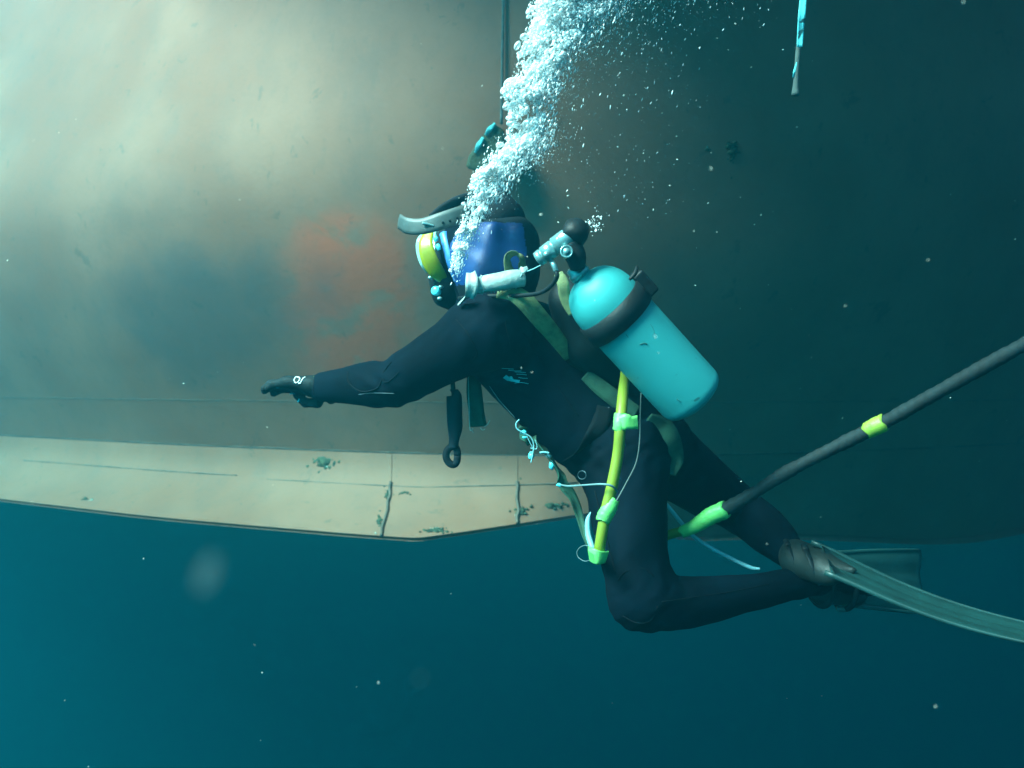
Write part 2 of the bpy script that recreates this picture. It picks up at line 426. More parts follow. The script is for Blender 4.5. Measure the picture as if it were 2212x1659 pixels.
def ledge_z(X): return np.where(X < -.46, -.745, -.745 + .085 * np.clip((X + .46) / .84, 0, 1) - .18 * sstep(X, .5, 1.0) - .14 * sstep(X, 1.2, 3.))

ship = empty('ship_hull', (0, 5, -0.8))
tag(ship, 'big steel ship hull with worn red brown paint and a protruding lower ledge', 'ship')
def grid(name, xs, rows, parent, m, solid=.02):
    """rows: list of functions X -> (y, z)"""
    v = []
    for fn in rows:
        for x in xs:
            y, z = fn(x); v.append((x, float(y), float(z)))
    n = len(xs); f = [(i * n + j, i * n + j + 1, (i + 1) * n + j + 1, (i + 1) * n + j) for i in range(len(rows) - 1) for j in range(n - 1)]
    o = mesh_obj(name, v, f, m, parent)
    if solid:
        md = o.modifiers.new('thickness', 'SOLIDIFY'); md.thickness = solid; md.offset = 1; md.use_rim = False
    return o
def xs_(a, b):
    n = max(4, int((b - a) / .12)); return np.linspace(a, b, n)
def side_row(z): return lambda x: (hull_y(x, z), z)
def side_plate(x0, x1, z0, z1):
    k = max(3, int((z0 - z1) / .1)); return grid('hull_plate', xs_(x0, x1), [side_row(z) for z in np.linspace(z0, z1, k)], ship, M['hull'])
GAP = .0015
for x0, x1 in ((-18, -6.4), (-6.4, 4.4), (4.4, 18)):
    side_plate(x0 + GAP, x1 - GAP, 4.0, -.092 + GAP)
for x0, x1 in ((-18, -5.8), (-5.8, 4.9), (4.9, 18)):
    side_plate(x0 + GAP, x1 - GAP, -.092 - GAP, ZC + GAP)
def ledge_row(t, drop=0.0):
    def fn(x):
        yc = hull_y(x, ZC); e = ledge_e(x); ze = ledge_z(x)
        return yc - e * t ** (1.0 + 1.7 * max(0., min(1., float(e) / .3))), ZC - .004 + (ze - ZC) * t - drop
    return fn
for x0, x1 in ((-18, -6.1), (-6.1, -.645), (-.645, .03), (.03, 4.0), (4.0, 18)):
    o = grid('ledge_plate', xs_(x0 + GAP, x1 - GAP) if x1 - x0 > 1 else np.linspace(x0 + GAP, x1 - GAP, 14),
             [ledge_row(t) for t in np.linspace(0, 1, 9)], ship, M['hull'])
def under(k):
    def fn(x):
        yc = hull_y(x, ZC); ze = ledge_z(x); e = ledge_e(x)
        return (yc - e + .004, ze - .021) if k == 0 else (yc + .25, ze - .021 + .03 * float(e > .1)) if k == 1 else (yc + 12, ze)
    return fn
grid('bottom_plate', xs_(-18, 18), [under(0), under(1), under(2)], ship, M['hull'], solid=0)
# unseen overhang added above the frame, sweeping outward to shade the right-hand side
def overhang_edge(x): return float(hull_y(x, 3.2)) - (float(hull_y(x, 3.2)) + 2.0) * float(sstep(x, -3.3, -.5)) * (1 - .8 * float(sstep(x, 1.2, 6)))
def overhang_row(t):
    def fn(x):
        a = float(hull_y(x, 3.2)); b = overhang_edge(x); return a + .02 + (b - a - .02) * t, 3.2 + (.15 + .45 * float(sstep(x, -3.3, .1))) * t ** .8
    return fn
grid('shade_overhang', np.linspace(-3.3, 18, 120), [overhang_row(t) for t in np.linspace(0, 1, 14)], ship, M['hull'], solid=.03)
def seam(zf, x0, x1, r=.006, off=0.003, name='weld_bead'):
    xs = np.arange(x0, x1, .06); pts = []
    for x in xs:
        y, z = zf(x); pts.append((x, float(y) - off, float(z)))
    rr = r * (1 + .35 * RNG.standard_normal(len(xs)).clip(-1, 1))
    v, f = tube_vf(pts, rr, seg=6, raw=True); return mesh_obj(name, v, f, M['weld'], ship)
seam(side_row(-.092), -9, 8, .0016, 0); seam(lambda x: (hull_y(x, ZC), ZC + .004), -9, 8, .004, 0)
seam(ledge_row(.42), -3.4, -1.55, .0035, .002); seam(ledge_row(.45), -1.4, .35, .003, .001)
for xs0 in (-.645, .03):
    pts = [(xs0, *[float(q) for q in ledge_row(t)(xs0)]) for t in np.linspace(0.4, 1, 8)]
    v, f = tube_vf([(p[0] + .006 * random.uniform(-1, 1), p[1] - .006, p[2] + .004) for p in pts], .008, seg=6); mesh_obj('weld_bead', v, f, M['weld'], ship)

def hull_hit(px, py):
    d = W(px, py, 1.0); lo, hi = 3.0, 12.0
    for Y in np.arange(3.5, 12, .01):
        p = d * Y
        if p.z > ZC:
            if p.y >= hull_y(p.x, p.z): return p
        else:
            t = (ZC - p.z) / (ZC - float(ledge_z(p.x))) if ledge_z(p.x) < ZC else 1
            if p.y >= hull_y(p.x, ZC) - ledge_e(p.x) * min(max(t, 0), 1) ** (1 + 1.7 * max(0., min(1., float(ledge_e(p.x)) / .3))): return p
    return d * 6
def clump(name, px, py, sx, sz, m, depth=.02, n=10, seed=0, r0=.5):
    """low lumpy growth on the steel, built from overlapping bumpy shells"""
    r = np.random.default_rng(seed); c = hull_hit(px, py); s = c.y / FOC
    V, F = [], []; o = 0; bv, bf = ICO2
    bv, bf = ICO1
    for i in range(n * 5):
        a = r.uniform(0, 2 * math.pi); q = abs(r.normal(0, .42)); lob = 1 + .45 * math.sin(3 * a + seed) + .25 * math.sin(7 * a + 2 * seed)
        q = min(q, 1.1) * lob
        x, z = q * math.cos(a) * sx * s, q * math.sin(a) * sz * s
        p = hull_hit(px + x / s, py - z / s)
        rad = r0 * math.sqrt(sx * sz) * s * r.uniform(.25, .6) * (1.2 - .6 * min(q, 1))
        w = bv * (1 + .25 * r.standard_normal((len(bv), 1)).clip(-1.5, 1.5))
        V.append(w * np.array([rad * r.uniform(.8, 1.8), .35 * depth * r.uniform(.5, 1.2), rad * r.uniform(.7, 1.3)]) + np.array(p)); F.append(bf + o); o += len(bv)
    return np_mesh(name, np.concatenate(V), np.concatenate(F), m, ship)
for i, (px, py, sx, sz, dep, n) in enumerate([(705, 1000, 42, 20, .016, 16), (838, 1068, 9, 14, .02, 9), (872, 1066, 26, 5, .012, 9), (940, 1146, 34, 7, .022, 16),
        (1125, 1104, 20, 11, .026, 12), (1190, 1094, 55, 9, .012, 12), (1582, 326, 14, 34, .035, 16), (1528, 322, 9, 9, .03, 6), (820, 1125, 6, 26, .014, 9),
        (185, 1078, 18, 4, .02, 5), (1125, 1035, 6, 5, .01, 4)]):
    tag(clump('growth_clump', px, py, sx, sz, M['growth'], dep, n, 20 + i), kind='stuff')
for i, (px, py, sx, sz, n) in enumerate([(942, 1143, 14, 6, 8), (1128, 1102, 8, 7, 5), (1115, 1112, 10, 3, 4), (812, 1151, 5, 4, 3), (198, 1079, 12, 3, 4), (708, 1008, 5, 9, 6), (1240, 1095, 10, 4, 4)]):
    tag(clump('barnacle_cluster', px, py, sx, sz, M['barnacle'], .02, max(2, n // 2), 60 + i, .4), kind='stuff')

# things hanging against the hull
def rope_obj(name, pts, r, m, label, cat):
    o = tube(name, pts, r, m, seg=10); return tag(o, label, cat)
yh = float(hull_y(W(1085, 150, 5).x, .9)) - .10
rope_obj('hanging_rope', [W(1091, -560, yh), W(1089, -200, yh), W(1087, 0, yh), W(1085, 130, yh), W(1083, 268, yh)], .0065, M['rope'],
         'thin grey rope hanging straight down the hull left of the bubbles', 'rope')
fit = empty('hull_fender', W(1045, 360, yh))
tag(fit, 'dark green slanted wooden wedge on the rope beside the bubbles', 'fender')
ya = yh - .02
v, f = [], []
out = [(1066, 266), (1090, 282), (1092, 330), (1068, 352), (1034, 372), (1006, 362), (1012, 338), (1040, 296)]
for yy in (ya - .05, ya + .05):
    for p in out: v.append(W(p[0], p[1], ya) * (yy / ya))
n = len(out); f = [tuple(range(n)), tuple(range(2 * n - 1, n - 1, -1))] + [(i, i + n, (i + 1) % n + n, (i + 1) % n) for i in range(n)]
o = mesh_obj('wedge_body', v, f, M['growth'], fit, smooth=False); bv = o.modifiers.new('b', 'BEVEL'); bv.width = .012; bv.segments = 2
for a, b_ in (((1069, 266), (1049, 292)), ((1044, 297), (1026, 330))):
    ribbon('lit_edge', [W(*a, ya - .056), W((a[0] + b_[0]) / 2 - 1, (a[1] + b_[1]) / 2, ya - .06), W(*b_, ya - .056)], [.012, .022, .012], (.8, 0, .6), M['turquoise_cloth'], fit, thick=.006)  # lit edge of the wedge, imitated with bright strips
yr_ = 2.3
hs = empty('hanging_strap', W(1718, 205, yr_)); tag(hs, 'torn turquoise strap hanging from above at the dark upper right', 'strap')
ribbon('strap_cloth', [W(1746, -300, yr_), W(1740, -120, yr_), W(1735, 0, yr_), W(1729, 50, yr_), W(1727, 102, yr_)], [.015, .015, .016, .018, .013], [(1, -.3, 0), (1, .2, 0), (1, -.4, 0), (1, .3, .1), (1, -.2, .2)], M['sunlit_cloth'], hs, thick=.004, cup=.003)
tube('strap_core', [W(1731, 60, yr_ + .02), W(1724, 110, yr_ + .02), W(1720, 170, yr_ + .02), W(1718, 206, yr_ + .02)], [.005, .006, .0065, .010], M['rope'], hs)
ribbon('strap_shred', [W(1721, 135, yr_), W(1716, 155, yr_ - .01), W(1714, 168, yr_)], [.003, .006, .004], (1, 0, .2), M['sunlit_cloth'], hs)

# ------------------------------------------------------------------ the diver
Lw = Vector((-.42, -.90, 0)).normalized()            # towards the diver's left shoulder
J = dict(
    shL=W(1055, 712, 2.25), elL=W(852, 826, 2.38), wrL=W(698, 836, 2.52),
    hipL=W(1350, 985, 2.31), knL=W(1387, 1292, 2.18), anL=W(1770, 1258, 2.38), toL=W(1900, 1270, 2.42),
    hipR=W(1400, 960, 2.52), knR=W(1600, 1102, 2.72), anR=W(1712, 1200, 2.42), toR=W(1775, 1235, 2.33),
    pel=W(1362, 965, 2.42), wai=W(1268, 872, 2.44), che=W(1150, 765, 2.46), upc=W(1090, 715, 2.47), nek=W(1075, 672, 2.44), hed=W(1048, 545, 2.38),
    shR=W(1085, 690, 2.66), elR=W(930, 770, 2.86), wrR=W(800, 836, 3.02))
HEADC = J['hed']
hf = Vector((-.90, .36, -.22)).normalized()           # where the face points
hl = Vector((0, 0, 1)).cross(hf).normalized(); hu = hf.cross(hl).normalized()
HAX = [tuple(hf), tuple(hl), tuple(hu)]
def mid(a, b, t): return J[a].lerp(J[b], t)
def chain(k):
    return dict(
        upper=[(mid('shL', 'elL', 0), mid('shL', 'elL', .5), .080, .068), (mid('shL', 'elL', .5), J['elL'], .068, .060), (J['elL'], mid('elL', 'wrL', .35), .060, .056), (mid('elL', 'wrL', .35), J['wrL'], .056, .037)])[k]
SH = [(a, b, r1, r2) for a, b, r1, r2 in chain('upper')]
def toward(p, off): return p + Lw * off
def pts_chain(*nodes): return [(nodes[i][0], nodes[i + 1][0], nodes[i][1], nodes[i + 1][1]) for i in range(len(nodes) - 1)]
def smooth_chain(*nodes, n=5):
    q = spline([np.append(np.array(p), r) for p, r in nodes], n); return pts_chain(*[(Vector(x[:3]), float(x[3])) for x in q])
BODYC = [
    smooth_chain((J['shL'] + Lw * -.05, .086), (J['shL'], .086), (mid('shL', 'elL', .5), .071), (J['elL'], .061), (mid('elL', 'wrL', .4), .056), (J['wrL'], .038)),
    smooth_chain((J['shR'], .080), (J['elR'], .060), (J['wrR'], .038)),
    smooth_chain((J['hipL'], .100), (W(1356, 1090, 2.27), .092), (W(1370, 1200, 2.22), .079), (W(1386, 1290, 2.185), .070)),
    smooth_chain((W(1386, 1290, 2.185), .068), (W(1430, 1302, 2.20), .062), (W(1500, 1299, 2.23), .058), (W(1600, 1284, 2.28), .046), (W(1700, 1264, 2.34), .039), (J['anL'], .034), (W(1840, 1262, 2.40), .030), (J['toL'], .020)),
    smooth_chain((J['hipR'], .104), (W(1500, 1035, 2.62), .088), (J['knR'], .068), (W(1660, 1150, 2.58), .060), (J['anR'], .040), (J['toR'], .028)),
    smooth_chain((toward(J['pel'], .07), .128), (toward(J['wai'], .065), .138), (toward(J['che'], .085), .120), (toward(J['upc'], .10), .095), (J['shL'], .084)),
    smooth_chain((toward(J['pel'], -.07), .128), (toward(J['wai'], -.065), .130), (toward(J['che'], -.085), .120), (toward(J['upc'], -.10), .095), (J['shR'], .080)),
    smooth_chain((J['upc'], .10), (J['nek'], .075), (HEADC - hu * .05, .070))]
BODY = [q for c in BODYC for q in c]
def body_sdf(P):
    D = np.full(P.shape[:-1], 9., np.float32)
    ax = [P[:, 0, 0, 0], P[0, :, 0, 1], P[0, 0, :, 2]]
    for ch in BODYC:
        E = np.full(P.shape[:-1], 9., np.float32)
        for a, b, r1, r2 in ch:
            lo = np.minimum(a, b) - max(r1, r2) - .10; hi = np.maximum(a, b) + max(r1, r2) + .10
            s = tuple(slice(max(0, np.searchsorted(ax[i], lo[i]) - 1), np.searchsorted(ax[i], hi[i]) + 1) for i in range(3))
            E[s] = np.minimum(E[s], rcone(P[s], a, b, r1, r2))
        D = smin(D, E, .04)
    e = ellip(P, HEADC, HAX, (.112, .088, .132))
    D = smin(D, e, .03)
    # small creases of stretched neoprene at the elbow and the armpit
    cr = np.sin(P[..., 0] * 95 + P[..., 2] * 60 + 3 * np.sin(P[..., 2] * 31)) * .0013
    el = np.array(J['elL']); k = np.exp(-((P - el) ** 2).sum(-1) / .006)
    el2 = np.array(J['hipL']); k2_ = np.exp(-((P - el2) ** 2).sum(-1) / .012)
    w1 = np.sin(P[..., 0] * 120 - P[..., 2] * 95 + 2.5 * np.sin(P[..., 2] * 47 + P[..., 1] * 30))
    for key, amp, sp in (('shL', .0045, .010), ('hipL', .006, .014), ('knL', .0055, .007), ('wai', .005, .02), ('anL', .004, .006), ('hipR', .003, .014)):
        q = np.array(J[key]); cr = cr + 0; D = D + amp * w1 * np.exp(-((P - q) ** 2).sum(-1) / sp)
    D = D + .0016 * np.sin(P[..., 0] * 37 + 2 * np.sin(P[..., 2] * 23)) * np.sin(P[..., 2] * 31 + P[..., 1] * 19)
    return D + 4.0 * cr * (k + k2_)
allp = np.array([p for a, b, *_ in BODY for p in (a, b)])
v, f = nets(body_sdf, allp.min(0) - .2, allp.max(0) + .2, .0085)
v = relax(v, f, 2)
person = np_mesh('person', v, f, M['neoprene'])
tag(person, 'diver in a dark blue wetsuit reaching one gloved hand toward the ship hull', 'person')
BV = BVHTree.FromPolygons([tuple(p) for p in v.tolist()], f.tolist())
def on(px, py, off=.004, fall=2.4, bvh=None):
    d = W(px, py, 1.0).normalized(); h = (bvh or BV).ray_cast(Vector((0, 0, 0)), d)
    if h[0] is None:
        if bvh is None: return W(px, py, fall)
        h = bvh.find_nearest(W(px, py, fall))
    n = h[1]
    if n.dot(d) > 0: n = -n
    return h[0] + n * off

# gloves with five fingers each
def glove(wr, fdir, up, name, thumb_drop, mirror=1, sc=1.0):
    f_ = fdir.normalized(); b_ = (up - f_ * up.dot(f_)).normalized(); t_ = f_.cross(b_) * mirror       # t_: thumb side
    cap = []; G = lambda a, b, c: wr + (f_ * a + t_ * b + b_ * c) * sc
    for i, (o_, L1) in enumerate(((.030, .074), (.010, .084), (-.011, .078), (-.031, .062))):
        x0 = .088 - (.006 if i in (0, 2) else .014 if i == 3 else 0); z0 = .004 if i in (1, 2) else 0
        x1, z1 = x0 + L1 * .46, z0 - .002 - .001 * i
        x2, z2 = x1 + L1 * .32, z1 - L1 * .05
        x3, z3 = x2 + L1 * .20, z2 - L1 * .16
        o2 = o_ * .90
        cap.append([(G(x0, o_, z0), G(x1, o2, z1), .0128 * sc, .0118 * sc), (G(x1, o2, z1), G(x2, o2, z2), .0118 * sc, .0110 * sc), (G(x2, o2, z2), G(x3, o2, z3), .0110 * sc, .0092 * sc)])
    th0, th1, th2, th3 = G(.014, .026, -.010), G(.030, .036, -.016 - thumb_drop), G(.062, .034, -.018 - thumb_drop), G(.086, .026, -.008 - thumb_drop * .7)
    thumb = [(th0, th1, .0150 * sc, .0122 * sc), (th1, th2, .0122 * sc, .0112 * sc), (th2, th3, .0112 * sc, .0092 * sc)]
    kn = G(.088, 0, 0)
    def sdf(P):
        D = rcone(P, wr - f_ * .012, wr + f_ * .03, .036, .030)
        for o_ in (.026, .008, -.010, -.028):
            D = smin(D, rcone(P, G(.022, o_ * .7, 0), kn + t_ * o_ * sc, .0185 * sc, .0155 * sc), .012)
        for ch in cap:
            E = None
            for a, b, r1, r2 in ch:
                e = rcone(P, a, b, r1, r2); E = e if E is None else smin(E, e, .004)
            D = smin(D, E, .004)
        E = None
        for a, b, r1, r2 in thumb:
            e = rcone(P, a, b, r1, r2); E = e if E is None else smin(E, e, .006)
        return smin(D, E, .009)
    pts = np.array([p for ch in cap + [thumb] for a, b, *_ in ch for p in (a, b)] + [wr - f_ * .05])
    v, f = nets(sdf, pts.min(0) - .05, pts.max(0) + .05, .0032); v = relax(v, f, 2, .4)
    o = np_mesh(name, v, f, M['glove'], person)
    cuff = tube_vf([wr - f_ * .026, wr - f_ * .012, wr + f_ * .004], [.0405, .0385, .0355], seg=28)
    mesh_obj('cuff', *cuff, M['glove'], o)
    for q, r_ in ((-.027, .0422), (.006, .0372)):
        mesh_obj('cuff_seam', *tube_vf([wr + f_ * q + (b_ * math.cos(a) + t_ * math.sin(a)) * r_ for a in np.linspace(0, 2 * math.pi, 25)], .0016, seg=6, raw=True), M['seam'], o)
    return BVHTree.FromPolygons([tuple(p) for p in v.tolist()], f.tolist()), o, (th1, th2, t_, b_, f_)
fdirL = (W(540, 826, 2.60) - J['wrL']); GB, gl, thb = glove(J['wrL'], fdirL, Vector((0, .30, .95)), 'glove', .016, sc=1.08)
glove(J['wrR'], W(640, 850, 3.15) - J['wrR'], Vector((0, .2, .98)), 'glove', .01, mirror=-1)
def print_line(name, pts, r, m, parent, bvh, fall, n=6, off=.0008, ell=None):
    q = [on(x, y, off, fall, bvh) for x, y in pts]; return mesh_obj(name, *tube_vf(q, r, seg=6, n=n), m, parent)
print_line('glove_print', [(646, 816), (640, 815), (636, 821), (639, 827), (645, 824), (648, 818), (645, 815)], .0016, M['white_print'], gl, GB, 2.55)
print_line('glove_print', [(660, 815), (655, 818), (652, 823), (649, 828), (645, 828)], .0018, M['white_print'], gl, GB, 2.55)
print_line('glove_print', [(670, 810), (678, 814)], .0013, M['webbing'], gl, GB, 2.55)
# thumb patch
ribbon('thumb_patch', [on(628, 860, .001, 2.6, GB), on(636, 863, .001, 2.6, GB), on(646, 866, .001, 2.6, GB)], .012, (.1, 0, 1), M['button'], gl, thick=.001)
# suit seams and pads
def seam_line(pts, r=.0018, m='seam', name='suit_seam'):
    return print_line(name, pts, r, M[m], person, BV, 2.35)
seam_line([(752, 803), (752, 822), (765, 838), (785, 846), (812, 840), (823, 826), (829, 802)])
seam_line([(846, 782), (832, 800), (828, 822), (840, 824), (862, 804)], .0014)
seam_line([(775, 852), (800, 849), (830, 849), (852, 850)], .0007, 'faint_print', 'stitch')
seam_line([(1098, 660), (1092, 700), (1102, 745), (1100, 790)], .001)
seam_line([(1285, 1060), (1300, 1120), (1318, 1190), (1330, 1240)], .0014)
seam_line([(1335, 1255), (1352, 1235), (1390, 1228), (1412, 1245)], .0014)
seam_line([(1345, 1330), (1375, 1345), (1405, 1340), (1420, 1310)], .0014)
seam_line([(1430, 1300), (1500, 1290), (1580, 1278), (1660, 1262)], .0012)
seam_line([(1130, 720), (1175, 790), (1215, 850), (1250, 900)], .0012)
seam_line([(985, 690), (1010, 720), (1030, 760), (1022, 776)], .0013)
# torn white print on the side of the chest
def print_patch(name, outline, m):
    pts = [on(x, y, .0012) for x, y in outline]; c = sum(pts, Vector()) / len(pts); c = on(sum(p[0] for p in outline) / len(outline), sum(p[1] for p in outline) / len(outline), .0015)
    v = pts + [c]; k = len(pts); return mesh_obj(name, v, [(i, (i + 1) % k, k) for i in range(k)], m, person)
print_patch('chest_print', [(1087, 816), (1094, 809), (1098, 813), (1106, 812), (1110, 819), (1124, 821), (1122, 826), (1108, 824), (1096, 822)], M['turquoise_cloth'])
for i, (x0, y0, x1) in enumerate([(1084, 795, 1110), (1098, 799, 1126), (1112, 803, 1136), (1116, 808, 1138), (1120, 815, 1140), (1112, 827, 1142)]):
    seam_line([(x0, y0), ((x0 + x1) / 2, y0 + random.uniform(-1, 2)), (x1, y0 + 2)], .0007, 'turquoise_cloth', 'print_scratch')
# faint line logo on the thigh strap and small round badge
seam_line([(1286, 928), (1292, 905), (1304, 893), (1303, 912), (1312, 906), (1320, 888), (1314, 880)], .0013, 'faint_print', 'thigh_print')
seam_line([(1258 + 9 * math.cos(a), 1026 + 9 * math.sin(a)) for a in np.linspace(0, 6.3, 9)], .0012, 'faint_print', 'badge')

# hood: blue sides, dark back panel and crown
def frame_pt(a, b, c): return HEADC + hf * a + hl * b + hu * c
def hood_sdf(P):
    d = ellip(P, frame_pt(-.012, 0, -.012), HAX, (.118, .098, .130))
    d = smin(d, rbox(P, W(1092, 552, 2.35), [(1, 0, 0), (0, 1, 0), (0, 0, 1)], (.078, .098, .080), .045), .03)
    d = smin(d, rcone(P, W(1060, 600, 2.34), W(1075, 660, 2.40), .085, .085), .05)
    fold = rcone(P, W(1066, 492, 2.255), W(1052, 592, 2.27), .010, .018); d = smin(d, fold, .03)
    fold = rcone(P, W(1120, 500, 2.262), W(1112, 600, 2.28), .008, .012); d = smin(d, fold, .02)
    q = P - np.array(HEADC, np.float32)
    d = np.maximum(d, q @ np.array(hf, np.float32) - .060)
    return d + .0009 * np.sin(P[..., 0] * 60 + 4 * P[..., 2] * 10 + 2 * np.sin(P[..., 2] * 40))
hv, hfc = nets(hood_sdf, np.array(HEADC) - .27, np.array(HEADC) + .27, .0055); hv = relax(hv, hfc, 2)
hood = np_mesh('hood', hv, hfc, M['hood_blue'], person)
hood.data.materials.append(M['hood_black'])
cen = hv[hfc].mean(1); ppx = HALF_W + FOC * cen[:, 0] / cen[:, 1]; ppy = HALF_H - FOC * cen[:, 2] / cen[:, 1]
dark = (cen[:, 0] > W(1132, 500, 2.33).x + .004 * np.sin(cen[:, 2] * 45)) | (cen[:, 2] < W(0, 618, 2.33).z) | (cen[:, 2] > W(0, 486, 2.30).z + .05 * (W(1065, 0, 2.3).x - cen[:, 0]).clip(-.02, .03))
hood.data.polygons.foreach_set('material_index', dark.astype(np.int32))
HB = BVHTree.FromPolygons([tuple(p) for p in hv.tolist()], hfc.tolist())
def crown_sdf(P):
    d = ellip(P, W(1062, 484, 2.36), HAX, (.085, .085, .072))
    d = smin(d, rcone(P, W(1072, 450, 2.36), W(1084, 412, 2.35), .030, .010), .03)
    return smin(d, rcone(P, W(1000, 470, 2.38), W(1050, 448, 2.38), .030, .034), .03)
cv, cf = nets(crown_sdf, np.array(W(1050, 470, 2.37)) - .16, np.array(W(1050, 470, 2.37)) + .16, .0055)
np_mesh('hood_crown', relax(cv, cf, 2), cf, M['hood_black'], person)

# full face mask
mask = empty('diving_mask', W(940, 650, 2.38)); tag(mask, 'full face diving mask with a yellow frame and a pale lens rim', 'diving mask')
MY = 2.40
def arc(pts, y0=MY): return [W(x, y, y0) for x, y in pts]
ribbon('yellow_frame', [W(928, 506, 2.37), W(922, 530, 2.355), W(930, 560, 2.35), W(944, 585, 2.36), W(958, 602, 2.38)], [.026, .036, .042, .038, .022], [(1, -.35, .1), (1, -.4, .05), (1, -.4, .2), (1, -.3, .35), (1, -.2, .5)], M['yellow_plastic'], mask, thick=.014, cup=.006)
tube('lens_rim', [W(916, 505, 2.41), W(907, 522, 2.40), W(907, 545, 2.40), W(914, 570, 2.40), W(924, 588, 2.41)], [.006, .009, .009, .008, .005], M['lens'], mask, seg=12)
def lens_sdf(P):
    d = ellip(P, W(988, 545, 2.47), HAX, (.080, .088, .080)); q = P - np.array(W(988, 545, 2.47), np.float32)
    return np.maximum(d, -(q @ np.array(hf, np.float32)) + .02)
lv, lf = nets(lens_sdf, np.array(W(988, 545, 2.47)) - .13, np.array(W(988, 545, 2.47)) + .13, .006); np_mesh('lens', relax(lv, lf, 2), lf, M['lens'], mask)
ribbon('skirt', [W(958, 504, 2.36), W(966, 535, 2.345), W(976, 570, 2.34), W(990, 608, 2.35)], [.020, .022, .024, .020], (1, -.5, .2), M['blue_plastic'], mask, thick=.016)
for a, b_ in (((939, 510), (943, 521)), ((945, 528), (949, 540))):
    ribbon('clip', [W(*a, 2.335), W((a[0] + b_[0]) / 2, (a[1] + b_[1]) / 2, 2.333), W(*b_, 2.335)], [.008, .012, .009], (1, -.3, .2), M['button'], mask, thick=.006)
def pod_sdf(P):
    d = rcone(P, W(965, 596, 2.42), W(962, 632, 2.42), .040, .030)
    d = smin(d, rcone(P, W(985, 520, 2.42), W(975, 605, 2.42), .050, .050), .03)
    return smin(d, rcone(P, W(955, 645, 2.42), W(978, 648, 2.44), .015, .028), .025)
pv, pf = nets(pod_sdf, np.array(W(965, 590, 2.42)) - .2, np.array(W(965, 590, 2.42)) + .2, .006); np_mesh('breathing_pod', relax(pv, pf, 2), pf, M['black_rubber'], mask)
bp0 = W(938, 628, 2.375)
lathe('purge_button', bp0 + Vector((.01, .02, 0)), bp0 - Vector((.01, .02, 0)), [(0, .012), (.012, .0125), (.018, .012), (.022, .008)], M['button'], mask, seg=20)
for x, y in ((922, 577), (930, 600), (952, 620), (950, 645)):
    p = W(x, y, 2.375); np_mesh('stud', ICO2[0] * np.array([.007, .006, .005]) + np.array(p), ICO2[1], M['metal'], mask)
st = ribbon('head_strap', [W(862, 478, 2.30), W(880, 488, 2.27), W(912, 489, 2.25), W(955, 477, 2.24), W(1000, 463, 2.25), W(1040, 450, 2.28)], [.036, .038, .038, .040, .042, .042], [(0.05, -.15, 1), (.0, -.1, 1), (.15, -.1, 1), (.2, -.1, 1), (.25, -.05, 1), (.25, 0, 1)], M['grey_rubber'], mask, thick=.005)
for x, y in ((957, 481), (972, 477), (988, 472)):
    p = W(x, y, 2.236); lathe('strap_hole', p + Vector((0, .004, 0)), p - Vector((0, .002, 0)), [(0, .003), (.006, .003)], M['seam'], st, seg=10)
p = W(924, 484, 2.24); tube('strap_pin', [p + Vector((-.012, 0, .002)), p, p + Vector((.014, 0, -.004))], [.0035, .003, .0022], M['metal'], st, seg=8)
ribbon('upper_strap', [W(930, 470, 2.37), W(960, 452, 2.36), W(1000, 436, 2.36), W(1040, 432, 2.37)], [.016, .03, .04, .04], (.3, -.4, .85), M['hood_black'], mask, thick=.006)

# ------------------------------------------------------------------ tank and regulator
A, B = W(1252, 592, 2.06), W(1507, 870, 2.14); ax = (B - A); TL = ax.length; ax = ax.normalized(); R_ = .0765
tank = empty('scuba_tank', B); tag(tank, 'pale turquoise steel air tank on the back of the diver', 'air tank')
prof = [(0.0, .019), (.008, .022)] + [(.012 + .075 * (1 - math.cos(t)), .022 + (R_ - .022) * math.sin(t)) for t in np.linspace(.15, math.pi / 2, 12)] + \
       [(d, R_) for d in np.linspace(.10, TL - .035, 6)] + [(TL - .035 + .035 * math.sin(t), R_ - .055 * (1 - math.cos(t)) ** 1.3) for t in np.linspace(.2, math.pi / 2, 8)]
cyl = lathe('cylinder', A, B, prof, M['tank_paint'], tank, seg=72)
def scuff(pts, r, m):
    TB = BVHTree.FromObject(cyl, bpy.context.evaluated_depsgraph_get()); q = []
    for x, y in pts:
        h = TB.ray_cast(Vector((0, 0, 0)), W(x, y, 1).normalized())
        if h[0] is not None: q.append(h[0] - W(x, y, 1).normalized() * .0003)
    if len(q) > 1: mesh_obj('scuff', *tube_vf(q, r, seg=6, n=4), m, tank)
for pts, r in (([(1322, 688), (1328, 684), (1331, 692), (1327, 699)], .0014), ([(1382, 744), (1392, 741), (1398, 744)], .0012), ([(1352, 722), (1357, 729)], .0009), ([(1405, 700), (1412, 712), (1413, 722)], .0004), ([(1462, 862), (1470, 868)], .001)):
    scuff(pts, r, M['scuff'])
lathe('neck_ring', A - ax * .022, A, [(0, .015), (.002, .019), (.012, .019), (.014, .023), (.026, .024)], M['metal'], tank, seg=28)
band = lathe('tank_band', A + ax * .092, B, [(0, R_ + .001), (.001, R_ + .0055), (.048, R_ + .0055), (.049, R_ + .001)], M['black_rubber'], tank, seg=64)
u_ = ax.cross(Vector((0, -1, 0))).normalized()
if u_.x < 0: u_ = -u_
bb = A + ax * .112 + u_ * (R_ + .012)
v, f = [], []
for i in (-1, 1):
    for j in (-1, 1):
        for k in (-1, 1): v.append(bb + ax * .030 * i + u_ * .014 * j + ax.cross(u_) * .024 * k)
o = mesh_obj('band_buckle', v, [(0, 1, 3, 2), (4, 6, 7, 5), (0, 4, 5, 1), (2, 3, 7, 6), (0, 2, 6, 4), (1, 5, 7, 3)], M['black_rubber'], band, smooth=False)
